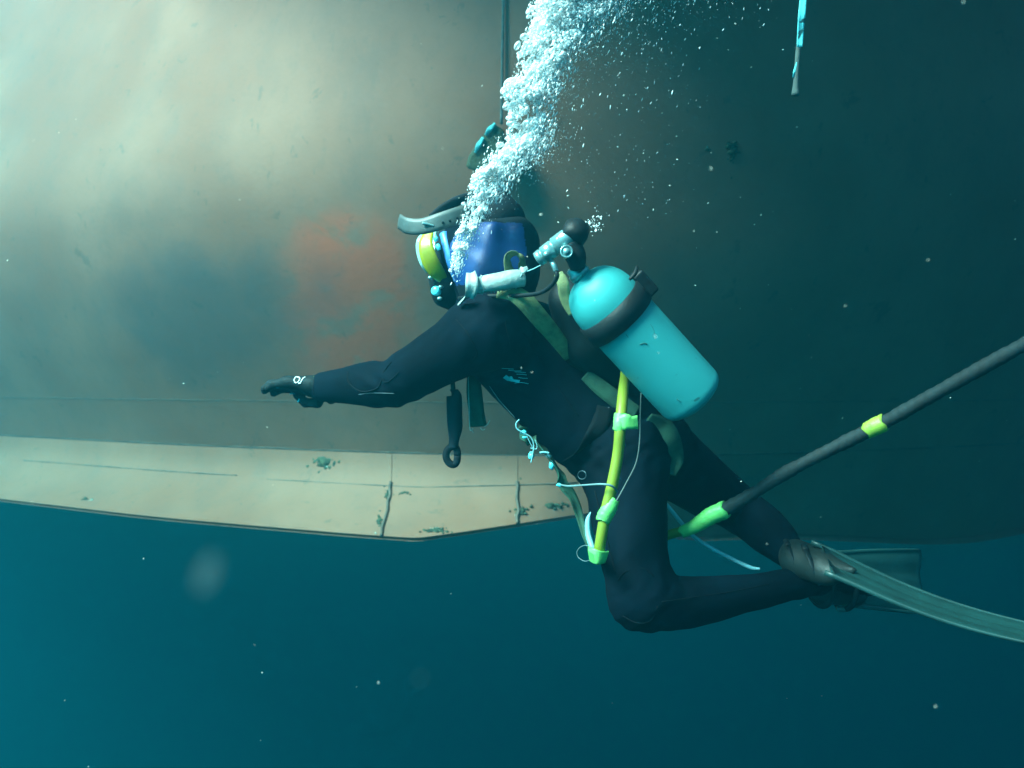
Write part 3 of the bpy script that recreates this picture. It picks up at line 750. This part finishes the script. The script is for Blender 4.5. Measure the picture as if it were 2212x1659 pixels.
bv = o.modifiers.new('b', 'BEVEL'); bv.width = .006; bv.segments = 3
tube('buckle_lever', [W(1376, 575, 1.99), W(1372, 590, 1.98), W(1360, 604, 1.975)], [.003, .005, .003], M['black_rubber'], band, seg=8)
# valve and first stage
v0, v1 = W(1160, 562, 2.03), W(1233, 508, 2.01)
vl = (v1 - v0).length
stg = lathe('first_stage', v0, v1, [(0, .012), (.002, .0165), (.014, .0175), (.0145, .0158), (.018, .0158), (.0185, .0185), (.043, .019), (.0435, .0172), (.047, .0172), (.0475, .0205), (.075, .0205), (vl - .004, .0195), (vl, .016)], M['metal'], tank, seg=36)
knob = lathe('valve_knob', W(1236, 520, 2.00), W(1250, 482, 2.03), [(0, .016), (.004, .025), (.020, .0285), (.040, .027), (.050, .018), (.052, .008)], M['black_rubber'], tank, seg=24)
tube('valve_body', [W(1232, 528, 2.02), W(1244, 556, 2.02), W(1247, 580, 2.03)], [.024, .022, .016], M['black_rubber'], tank, seg=16)
pp = W(1224, 543, 1.985)
lathe('port_plug', pp + Vector((0, .03, 0)), pp, [(0, .012), (.022, .012), (.024, .0135), (.030, .0135), (.0302, .0105), (.027, .0100), (.027, .0075), (.032, .007)], M['metal'], tank, seg=24)
tube('hose_fitting', [W(1191, 562, 2.02), W(1196, 572, 2.01), W(1201, 585, 2.01)], [.0055, .0058, .0052], M['metal'], tank, seg=12)
for x, y in ((1181, 549), (1206, 518)):
    q = W(x, y, 2.0); lathe('port_plug', q + Vector((0, .02, 0)), q, [(0, .006), (.018, .0065), (.022, .005)], M['metal'], tank, seg=14)

hose = tube('regulator_hose', [W(1201, 584, 2.01), W(1203, 598, 2.01), W(1192, 616, 2.03), W(1168, 632, 2.07), W(1130, 638, 2.12), W(1080, 639, 2.17), W(1030, 640, 2.22), W(992, 644, 2.30)], .0048, M['black_rubber'], seg=12)
tag(hose, 'thin black hose looping from the regulator across the diver shoulder', 'hose')

# dark back pack behind the tank and the tape-wrapped hose on the shoulder
hr = empty('diving_harness', W(1330, 850, 2.30)); tag(hr, 'olive webbing harness with a dark back plate worn by the diver', 'harness')
def plate_sdf(P):
    return smin(rcone(P, W(1232, 650, 2.22), W(1262, 735, 2.26), .052, .058), rcone(P, W(1275, 745, 2.27), W(1350, 850, 2.34), .056, .050), .04)
qv, qf = nets(plate_sdf, np.array(W(1290, 750, 2.28)) - .3, np.array(W(1290, 750, 2.28)) + .3, .008); np_mesh('back_plate', relax(qv, qf, 3), qf, M['black_rubber'], hr)
PB = BVHTree.FromPolygons([tuple(p) for p in qv.tolist()], qf.tolist())
def strap(name, pts, wpx, m, side=(.75, 0, .65), off=.006, fall=2.2, thick=.003, parent=None, cup=0.):
    q = [on(x, y, off, fall) for x, y in pts]; wd = [w / FOC * p.y for w, p in zip(np.broadcast_to(wpx, (len(pts),)), q)]
    return ribbon(name, q, wd, side, m, parent or hr, thick=thick, cup=cup)
ribbon('shoulder_strap', [W(1075, 632, 2.17), W(1108, 634, 2.145), W(1135, 652, 2.14), W(1168, 690, 2.165), W(1200, 728, 2.20), W(1232, 772, 2.235)], np.array([26, 34, 40, 40, 36, 28]) / FOC * 2.17,
       [(.2, .3, 1), (.45, .1, .9), (.75, -.1, .7), (.8, -.1, .6), (.85, -.1, .55), (.85, -.1, .5)], M['webbing'], hr, thick=.004)
ribbon('strap_loop', [W(1106, 600, 2.17), W(1098, 580, 2.15), W(1098, 558, 2.15), W(1112, 551, 2.16), W(1126, 560, 2.17), W(1128, 585, 2.18)], .034, [(.5, .9, 0)] * 6, M['webbing'], hr, thick=.003)
ribbon('tank_strap', [W(1206, 590, 2.12), W(1216, 612, 2.11), W(1221, 645, 2.12), W(1236, 680, 2.13)], [.02, .026, .024, .016], (1, -.2, .25), M['webbing'], hr, thick=.004)
strap('waist_strap', [(1262, 812), (1290, 835), (1318, 857), (1345, 878), (1372, 895)], [26, 34, 36, 36, 30], M['webbing_green'], off=.008)
strap('hip_strap', [(1400, 905), (1424, 925), (1444, 955), (1452, 990), (1446, 1026)], [18, 46, 44, 36, 12], M['webbing_green'], side=(.8, 0, .5), off=.008)
strap('leg_strap', [(1306, 880), (1292, 925), (1262, 965), (1225, 990)], [34, 40, 36, 26], M['seam'], side=(.8, 0, .5), off=.005)
tube('buckle', [on(1276, 714, .02, 2.16), on(1283, 730, .024, 2.16), on(1300, 748, .022, 2.17)], [.006, .009, .006], M['metal'], hr, seg=10)
tw = empty('taped_hose', W(1068, 615, 2.15)); tag(tw, 'short hose wrapped in white tape lying on the diver shoulder', 'hose')
tube('tape_wrap', [W(1028, 618, 2.145), W(1050, 613, 2.135), W(1080, 608, 2.13), W(1105, 603, 2.13), W(1130, 601, 2.14)], [.018, .0195, .0205, .021, .0195], M['white_tape'], tw, seg=20, ell=(1, .8))
rg = np.random.default_rng(3)
for i in range(6):
    t = (i + .5) / 6; c = W(1034 + 92 * t, 616 - 14 * t, 2.137); rad = .0205
    ring = [c + Vector((.006 * math.sin(a * 2 + i) + .004 * rg.uniform(-1, 1), rad * .82 * math.sin(a), rad * math.cos(a))) for a in np.linspace(0, 2 * math.pi, 17)]
    mesh_obj('tape_crease', *tube_vf(ring, .0012, seg=5, raw=True), M['white_tape'], tw)
ribbon('tape_flap', [W(1018, 590, 2.135), W(1020, 608, 2.12), W(1019, 626, 2.125), W(1013, 642, 2.14)], [.020, .028, .027, .018], (1, -.2, .1), M['white_tape'], tw, thick=.002, cup=.005)
ribbon('tape_tail', [W(1016, 630, 2.16), W(1004, 642, 2.17), W(990, 656, 2.19)], [.022, .02, .012], (.8, -.2, .6), M['white_tape'], tw, thick=.002, cup=.004)
# small metal clip on a cord behind the neck
cl = tag(empty('tag_cord', W(1138, 592, 2.14)), 'thin pale cord with a small white tag behind the neck', 'cord')
tube('cord', [W(1170, 572, 2.08), W(1150, 582, 2.10), W(1130, 590, 2.12), W(1124, 598, 2.12)], .0014, M['cord'], cl, seg=6)
ribbon('paper_tag', [W(1124, 578, 2.12), W(1130, 584, 2.11), W(1140, 578, 2.11)], [.006, .014, .008], (.3, 0, 1), M['white_tape'], cl, thick=.001)

# ------------------------------------------------------------------ yellow hose and wrapped umbilical
um = empty('umbilical', W(1290, 1200, 2.12)); tag(um, 'yellow hose with green tape running into a black wrapped umbilical cable', 'hose')
def dd(px, py, Y): return W(px, py, Y)
YH = 2.08
hp = [dd(1352, 800, 2.20), dd(1345, 860, 2.12), dd(1340, 920, YH), dd(1335, 980, YH), dd(1322, 1050, YH), dd(1308, 1110, YH), dd(1299, 1160, YH), dd(1293, 1198, YH + .01), dd(1290, 1206, YH + .03)]
tube('yellow_hose', hp, [.0115, .0120, .0122, .0122, .0125, .0125, .0120, .0115, .009], M['yellow_hose'], um, seg=18)
hp2 = [dd(1291, 1204, YH + .03), dd(1290, 1206, 2.25), dd(1340, 1200, 2.36), dd(1400, 1180, 2.34), dd(1438, 1158, 2.34), dd(1475, 1146, 2.32), dd(1520, 1124, 2.30)]
tube('yellow_hose', hp2, .0115, M['yellow_hose'], um, seg=16)
up = [dd(1545, 1112, 2.288), dd(1560, 1104, 2.28), dd(1620, 1070, 2.25), dd(1700, 1020, 2.22), dd(1800, 968, 2.17), dd(1900, 918, 2.12), dd(2000, 862, 2.06), dd(2100, 806, 2.0), dd(2212, 744, 1.94), dd(2400, 640, 1.84), dd(2900, 330, 1.7)]
Q = spline(up, 110); seg = np.linalg.norm(np.diff(Q, axis=0), axis=1); s = np.concatenate([[0], seg.cumsum()])
S = np.arange(0, s[-1], .0024); Q = np.stack([np.interp(S, s, Q[:, i]) for i in range(3)], 1)
ang = S / .021 * 2 * math.pi                             # spiral wrap
rr = .0148 + .0006 * np.sin(S * 40) + .0007 * np.interp(S, np.linspace(0, S[-1], 60), RNG.standard_normal(60))
v, f = [], []; sg = 16
T = np.gradient(Q, axis=0); T /= np.linalg.norm(T, axis=1)[:, None]; u = np.array((0, 0, 1.))
for i in range(len(Q)):
    u = u - T[i] * u.dot(T[i]); u /= np.linalg.norm(u); w = np.cross(T[i], u)
    for k in range(sg):
        a = 2 * math.pi * k / sg; r1 = rr[i] + .0015 * (abs(math.sin((a + ang[i]) / 2)) - .6)
        v.append(Q[i] + r1 * (math.cos(a) * u + math.sin(a) * w))
f = [(i * sg + k, i * sg + (k + 1) % sg, (i + 1) * sg + (k + 1) % sg, (i + 1) * sg + k) for i in range(len(Q) - 1) for k in range(sg)]
np_mesh('wrapped_cable', v, f, M['umbilical'], um)
def tape(pts, radii, m, name='tape_band', ell=None): return tube(name, pts, radii, m, um, seg=22, n=6, ell=ell, jit=.05)
tape([dd(1472, 1150, 2.318), dd(1500, 1137, 2.306), dd(1535, 1115, 2.292), dd(1568, 1100, 2.277)], [.0145, .0165, .0205, .0215], M['green_tape'])
tape([dd(1872, 931, 2.134), dd(1890, 922, 2.124), dd(1910, 913, 2.115)], [.0180, .0195, .0195], M['yellow_tape'])
tape([dd(1326, 1078, YH), dd(1316, 1098, YH - .001), dd(1308, 1112, YH - .001), dd(1303, 1124, YH)], [.0135, .0165, .0170, .0165], M['green_tape'])
tape([dd(1340, 898, YH + .01), dd(1339, 914, YH), dd(1338, 930, YH)], [.0140, .0142, .0140], M['green_tape'])
ribbon('tape_flag', [dd(1340, 914, YH - .012), dd(1352, 911, YH - .017), dd(1364, 913, YH - .015), dd(1378, 912, YH - .008)], [.032, .034, .028, .030], [(0, 0, 1), (.05, 0, 1), (-.1, 0, 1), (.1, .1, 1)], M['green_tape'], um, thick=.0016)
for i in range(7):
    t = i / 6; c0 = dd(1273 + 3 * t, 1186 + 20 * t, YH - .01); c1 = dd(1291, 1196 + 16 * t, YH - .022); c2 = dd(1312 - 4 * t, 1198 + 12 * t, YH - .006)
    ribbon('tape_wrap', [c0 + Vector((0, .012, 0)), c0, c1, c2, c2 + Vector((0, .014, .004))], [.008, .013, .015, .013, .007], [(.25, 0, 1)] * 5, M['green_tape'], um, thick=.002)
o = np_mesh('tape_ball', ICO3[0] * np.array([.014, .011, .013]) * (1 + .05 * RNG.standard_normal((len(ICO3[0]), 1))) + np.array(dd(1291, 1201, YH)), ICO3[1], M['green_tape'], um)
# cords near the hose
def cord(name, pts, r, m, label, cat='cord'):
    o = tube(name, pts, r, m, seg=10); return tag(o, label, cat)
cord('hose_tie', [dd(1206, 1046, 2.22), dd(1228, 1050, 2.16), dd(1262, 1048, 2.10), dd(1300, 1046, 2.06), dd(1322, 1050, 2.058), dd(1334, 1062, 2.075)], [.0015, .0022, .002, .0022, .0026, .002], M['thin_cord'], 'thin grey cord tying the yellow hose to the front of the harness')
cord('cable_whip', [dd(1385, 845, 2.25), dd(1383, 900, 2.16), dd(1382, 950, 2.14), dd(1374, 1000, 2.13), dd(1352, 1045, 2.13), dd(1330, 1085, 2.12)], .0016, M['rope'], 'very thin dark wire curving down beside the yellow hose')
cord('cyan_cord', [dd(1430, 1080, 2.36), dd(1442, 1092, 2.36), dd(1475, 1133, 2.36), dd(1500, 1160, 2.36), dd(1540, 1186, 2.36), dd(1590, 1212, 2.36), dd(1622, 1226, 2.35), dd(1642, 1229, 2.34)], [.0035, .0045, .005, .005, .005, .005, .005, .003], M['cord'], 'pale turquoise cord trailing behind the thigh below the green tape')
cord('tube_stub', [dd(1276, 1106, 2.14), dd(1270, 1125, 2.14), dd(1271, 1155, 2.13), dd(1281, 1188, 2.11)], [.001, .006, .0065, .0065], M['cord'], 'short curved cyan tube end above the green taped knot')
# hanging tool, webbing tail and lanyard in front of the chest
tool = empty('hand_tool', W(980, 1005, 2.4)); tag(tool, 'dark tool with a grip and an eye end hanging below the arm', 'tool')
tube('shank', [W(974, 790, 2.40), W(978, 830, 2.40), W(981, 862, 2.40)], .0062, M['black_rubber'], tool, seg=10)
tube('grip', [W(980, 853, 2.40), W(981, 858, 2.40), W(982, 900, 2.40), W(983, 925, 2.40), W(981, 950, 2.40), W(979, 968, 2.40)], [.015, .0195, .0195, .0185, .013, .013], M['hood_black'], tool, seg=18)
ring = [W(979 + 12.5 * math.cos(a) * (1 - .25 * math.cos(a * 1)), 984 + 20 * math.sin(a), 2.40) for a in np.linspace(0, 2 * math.pi, 25)]
mesh_obj('eye', *tube_vf(ring, .0072, seg=10, raw=True, ell=(1, 1.3)), M['hood_black'], tool)
tailo = ribbon('webbing_tail', [W(1018, 774, 2.40), W(1021, 810, 2.40), W(1024, 850, 2.405), W(1028, 890, 2.40), W(1032, 922, 2.39)], [.020, .034, .040, .042, .046], [(1, .3, 0), (1, .5, 0), (1, .25, 0), (1, .45, 0), (1, .3, 0)], M['webbing_green'], thick=.003, cup=.004)
tag(tailo, 'frayed green webbing strap hanging down below the armpit', 'strap')
for x0, y0, x1, y1 in ((1015, 778, 1012, 850), (1012, 850, 1015, 924)):
    pass
tube('bright_edge', [W(1015, 780, 2.385), W(1012, 820, 2.385), W(1013, 870, 2.388), W(1015, 924, 2.38), W(1019, 930, 2.38)], .0014, M['white_tape'], tailo, seg=6)
for pts in (((1022, 925), (1020, 930), (1023, 935)), ((1046, 922), (1054, 916), (1058, 908)), ((1038, 924), (1042, 929), (1048, 927))):
    tube('frayed_thread', [W(x, y, 2.385) for x, y in pts], .0012, M['white_tape'], tailo, seg=6)
cord('chest_line', [W(1022, 782, 2.36), W(1045, 815, 2.34), W(1075, 860, 2.32), W(1104, 893, 2.30), W(1112, 902, 2.30)], .0008, M['thin_cord'], 'hair thin line slanting from the armpit along the chest')
ln = empty('tool_lanyard', W(1200, 1010, 2.3)); tag(ln, 'twisted green webbing with turquoise cable ties hanging below the belly', 'lanyard')
LY = 2.27
ribbon('webbing', [W(1118, 925, LY), W(1145, 948, LY), W(1175, 975, LY - .01), W(1200, 1012, LY - .01), W(1218, 1045, LY), W(1238, 1080, LY), W(1252, 1118, LY), W(1262, 1160, LY - .02), W(1276, 1196, LY - .06)], [.026, .034, .030, .022, .026, .024, .018, .010, .006],
       [(.5, .4, -.6), (.6, -.2, -.6), (.7, .5, -.5), (.3, .9, -.2), (.8, -.1, -.4), (.8, .4, -.3), (.9, .1, 0), (1, 0, 0), (1, 0, 0)], M['webbing_green'], ln, thick=.005, cup=.005)
for pts, r in ((((1122, 906), (1115, 915), (1117, 926), (1128, 934)), .0028), (((1128, 934), (1146, 944), (1153, 962), (1150, 985), (1147, 1000)), .0022), (((1138, 942), (1146, 958), (1152, 970)), .0015),
               (((1156, 950), (1160, 962), (1158, 970), (1146, 968)), .0018), (((1166, 978), (1176, 977), (1186, 979)), .0042), (((1144, 976), (1150, 976)), .0018)):
    tube('cable_tie', [W(x, y, LY - .025) for x, y in pts], r * .62, M['cord'], ln, seg=8)
for x, y, sx, sz in ((1131, 934, 6, 5), (1192, 1005, 6, 9), (1148, 985, 6, 8), (1185, 985, 7, 4), (1208, 1048, 6, 4), (1134, 945, 6, 3)):
    np_mesh('shiny_scrap', ICO2[0] * (1 + .25 * RNG.standard_normal((len(ICO2[0]), 1)).clip(-1, 1)) * np.array([sx, 5, sz]) / FOC * LY + np.array(W(x, y, LY - .018)), ICO2[1], M['button'] if sx < 7 else M['cord'], ln)
cord('loose_thread', [W(1280, 1182, 2.06), W(1262, 1178, 2.07), W(1248, 1188, 2.08), W(1248, 1202, 2.08), W(1262, 1212, 2.07), W(1274, 1210, 2.06)], .0006, M['thin_cord'], 'loop of loose thread left of the green taped knot')

# ------------------------------------------------------------------ swim fins
def fin(label, root, tip, side, w0, w1, sag, pock_a, pock_b, m, mp, side2=None):
    t = empty('swim_fin', pock_a); tag(t, label, 'fin', 'pair of swim fins')
    root, tip, side = Vector(root), Vector(tip), Vector(side).normalized(); d = tip - root; sd2 = Vector(side2).normalized() if side2 else side
    tw = lambda q: side.lerp(sd2, max(0., min(1., q))).normalized()
    nrm = d.normalized().cross(side).normalized()
    K, NN = 13, 18; v, f = [], []
    for lay in (1, -1):
        for i in range(NN + 1):
            s_ = i / NN; c = root + d * s_ + nrm * (sag * math.sin(s_ * math.pi * .9)); w = w0 + (w1 - w0) * (s_ ** .75)
            for k in range(K):
                x = k / (K - 1) * 2 - 1
                th = .0035 * (1 - .55 * s_) * (1 if abs(x) < .99 else .3) + (.0022 if k in (3, 9) else 0)
                v.append(c + tw(s_) * (x * w / 2) + nrm * (lay * th + .006 * abs(x) ** 2 + .0018 * math.cos(x * 9)) - d.normalized() * .02 * (1 - abs(x)) * (s_ ** 6))
    o2 = (NN + 1) * K
    for i in range(NN):
        for k in range(K - 1):
            q = (i * K + k, i * K + k + 1, (i + 1) * K + k + 1, (i + 1) * K + k); f.append(q); f.append(tuple(o2 + j for j in q[::-1]))
        for k in (0, K - 1): f.append((i * K + k, (i + 1) * K + k, o2 + (i + 1) * K + k, o2 + i * K + k))
    for i in (0, NN):
        for k in range(K - 1): f.append((i * K + k, i * K + k + 1, o2 + i * K + k + 1, o2 + i * K + k))
    mesh_obj('blade', v, f, m, t)
    for x in (-1, 1):
        pts = []
        for s_ in np.linspace(-.05, .97, 9):
            ss = max(s_, 0); w = w0 + (w1 - w0) * (ss ** .75)
            pts.append(root + d * s_ + nrm * (sag * math.sin(ss * math.pi * .9) + .005) + tw(ss) * (x * w / 2))
        tube('side_rail', pts, np.linspace(.0055, .0025, 9), m, t, seg=10, n=3, ell=(1.2, .8))
    def ps(P):
        a, b = Vector(pock_a), Vector(pock_b)
        q = smin(rcone(P, a + side * .018, b + side * .03, .040, .024), rcone(P, a - side * .018, b - side * .03, .040, .024), .03)
        return smin(q, rcone(P, b, root + d * .12, .026, .009), .04)
    pts = np.array([pock_a, pock_b, root])
    v, f = nets(ps, pts.min(0) - .12, pts.max(0) + .12, .0065); np_mesh('foot_pocket', relax(v, f, 2), f, mp, t)
    ca = Vector(pock_a); fw = (Vector(pock_b) - ca).normalized(); up_ = fw.cross(side).normalized()
    for o_, r_ in ((-.012, .046), (.05, .048)):
        ring = [ca + fw * (o_ + .012 * math.cos(a_)) + side * (1.35 * r_ * math.sin(a_)) + up_ * (r_ * .96 * math.cos(a_)) for a_ in np.linspace(0, 2 * math.pi, 25)]
        mesh_obj('strap', *tube_vf(ring, .004, seg=8, raw=True, ell=(1, 2)), M['black_rubber'], t)
    mesh_obj('buckle', *tube_vf([ca + side * -.064 + fw * q_ for q_ in (.03, .045, .06)], [.006, .008, .006], seg=8), M['grey_rubber'], t)
    return t
fin('long swim fin stretching to the right edge, in front of the other fin', W(1788, 1214, 2.25), W(2290, 1376, 2.05), (.05, .92, .38), .13, .15, -.03, W(1722, 1208, 2.37), W(1785, 1226, 2.28), M['fin'], M['fin_dark'], (.05, .99, .10))
fin('swim fin with a blunt square end below and behind the longer fin', W(1822, 1250, 2.42), W(1994, 1258, 2.60), (-.05, .25, 1), .125, .172, .012, W(1778, 1256, 2.40), W(1845, 1262, 2.42), M['fin_brightened'], M['fin_dark'])

# ------------------------------------------------------------------ bubbles and drifting specks
def scatter(name, cen, rad, stretch, m, base, label, cat, tilt=None):
    bv, bf = base; n = len(cen)
    S = np.stack([rad, rad, rad * stretch], 1)
    P = bv[None] * S[:, None, :]
    if tilt is not None:
        c, s_ = np.cos(tilt)[:, None], np.sin(tilt)[:, None]; x, z = P[..., 0].copy(), P[..., 2].copy()
        P[..., 0] = c * x + s_ * z; P[..., 2] = -s_ * x + c * z
    P = P + cen[:, None, :]
    F = bf[None] + (np.arange(n) * len(bv))[:, None, None]
    o = np_mesh(name, P.reshape(-1, 3), F.reshape(-1, 3), m); tag(o, label, cat, kind='stuff'); return o
PATH = np.array([(983, 580, 15), (992, 550, 18), (1010, 500, 24), (1032, 450, 32), (1064, 400, 45), (1098, 350, 54), (1128, 325, 58), (1150, 290, 60), (1153, 200, 62), (1168, 170, 64), (1200, 100, 80), (1232, 50, 92), (1270, 0, 112), (1310, -60, 135), (1360, -160, 150)], float)
PP = spline(PATH, 20); PY = 2.20
def plume(n, fine=True):
    wgt = PP[:, 2] / PP[:, 2].sum(); k = RNG.choice(len(PP), n, p=wgt) + RNG.random(n); k = k.clip(0, len(PP) - 1.01); i = k.astype(int); fr = (k - i)[:, None]
    p = PP[i] * (1 - fr) + PP[np.minimum(i + 1, len(PP) - 1)] * fr
    return p, i / len(PP)
cen, rad, strc = [], [], []
# lumpy clouds of bubbles: a lump has a bright leading cap on its upper left
for c in range(110):
    p, t = plume(1); p = p[0]; lr = p[2] * RNG.uniform(.20, .55)
    off = RNG.uniform(-1, .45) * p[2] * .8
    cx, cy = p[0] + off, p[1] + RNG.uniform(-14, 14); cyd = PY + RNG.uniform(-.5, .5) * p[2] / FOC * PY
    nb = int(40 + .26 * lr * lr)
    q = RNG.standard_normal((nb, 3)); q /= np.linalg.norm(q, axis=1)[:, None]; q *= (RNG.random((nb, 1)) ** .28) * lr * np.array([1, .8, .62])
    q[:, 2] -= .35 * np.abs(q[:, 2]) * (q[:, 2] > 0)                     # flatter underneath
    ca, sa = math.cos(-.5), math.sin(-.5); x_, z_ = q[:, 0] * ca - q[:, 2] * sa, q[:, 0] * sa + q[:, 2] * ca
    for x, z, dq in zip(x_, z_, q[:, 1]): cen.append(W(cx + x, cy + z, cyd + dq / FOC * PY))
    r = .0009 + .0052 * RNG.random(nb) ** 7; rad.append(r); strc.append(RNG.uniform(.7, 1.5, nb))
# fine fizz, sharp left edge and a thinning tail to the right
n = 19000; p, t = plume(n)
lat = np.where(RNG.random(n) < .5, RNG.uniform(-.92, .8, n), .0 + RNG.exponential(.5, n) * (.4 + .8 * t))
x = p[:, 0] + lat * p[:, 2]; y = p[:, 1] + RNG.normal(0, 14, n) + np.maximum(lat - .6, 0) * 18
dep = PY + RNG.normal(0, .35, n) * p[:, 2] / FOC * PY
cen += [W(a, b, c_) for a, b, c_ in zip(x, y, dep)]
rad.append(np.where(lat > .9, .0004 + .0010 * RNG.random(n) ** 4, .0006 + .0013 * RNG.random(n) ** 4)); strc.append(RNG.uniform(1, 4.5, n))
# far sparse streaks
n = 240; x = RNG.normal(1390, 85, n); y = RNG.uniform(-100, 470, n); x += (250 - y) * .16
cen += [W(a, b, c_) for a, b, c_ in zip(x, y, RNG.uniform(2.1, 2.7, n))]; rad.append(.0004 + .0009 * RNG.random(n) ** 3); strc.append(RNG.uniform(1.5, 6, n))
cen = np.array([tuple(c) for c in cen], np.float32); rad = np.concatenate(rad); strc = np.concatenate(strc)
fz = rad < .0011
scatter('fine_bubbles', cen[fz], rad[fz], strc[fz], M['fizz'], ICO1, 'soft haze of tiny bubbles spreading to the right of the plume', 'bubbles', RNG.normal(.35, .25, int(fz.sum())))
cen, rad, strc = cen[~fz], rad[~fz], strc[~fz]
scatter('bubble_plume', cen, rad, strc, M['bubble'], ICO1, 'bright white plume of exhaled bubbles rising from the diver mask', 'bubbles', RNG.normal(.35, .25, len(cen)))
# larger domed bubbles
n = 190; p, t = plume(n); lat = RNG.uniform(-1.0, .2, n)
cb = np.array([tuple(W(a + l * w_, b + RNG.uniform(-18, 18), PY - .3 * w_ / FOC * PY * RNG.random())) for (a, b, w_), l in zip(p, lat)], np.float32)
rb = (.004 + .012 * RNG.random(n) ** 2.2) * (.55 + .9 * t)
scatter('large_bubbles', cb, rb * 1.25, RNG.uniform(.45, .8, n), M['dome'], ICO3, 'bigger domed bubbles along the left edge of the plume', 'bubbles', RNG.normal(-.3, .4, n))
n = 70; cc = np.array([tuple(W(a, b, c_)) for a, b, c_ in zip(RNG.normal(1283, 12, n), RNG.normal(487, 9, n), RNG.uniform(1.98, 2.1, n))], np.float32)
scatter('bubble_cluster', cc, .0006 + .0022 * RNG.random(n) ** 2.5, RNG.uniform(.8, 1.8, n), M['bubble'], ICO1, 'small cluster of bubbles beside the valve knob', 'bubbles', RNG.normal(.3, .4, n))
n = 150; dY = RNG.uniform(.9, 4.2, n); x = RNG.uniform(-60, 2270, n); y = RNG.uniform(-60, 1720, n)
k = RNG.random(n) < .45; x[k] = RNG.normal(1350, 230, k.sum()); y[k] = RNG.normal(380, 260, k.sum())
cs = np.array([tuple(W(a, b, c_)) for a, b, c_ in zip(x, y, dY)], np.float32)
scatter('marine_snow', cs, (.00035 + .0009 * RNG.random(n) ** 3) * dY / 2 + .0002, RNG.uniform(1, 2.6, n), M['speck'], ICO1, 'tiny pale specks drifting through the water', 'specks', RNG.uniform(0, 3, n))
near = [(447, 1238, .20, .0016, 2.6, .45), (932, 941, .24, .0012, 1, 0), (908, 1465, .28, .0006, 1, 0)]
cs = np.array([tuple(W(a, b, c_)) for a, b, c_, *_ in near], np.float32)
scatter('drifting_flakes', cs, np.array([q[3] for q in near]), np.array([q[4] for q in near]), M['flake'], ICO2, 'blurred pale flakes drifting close to the camera', 'specks', np.array([q[5] for q in near]))
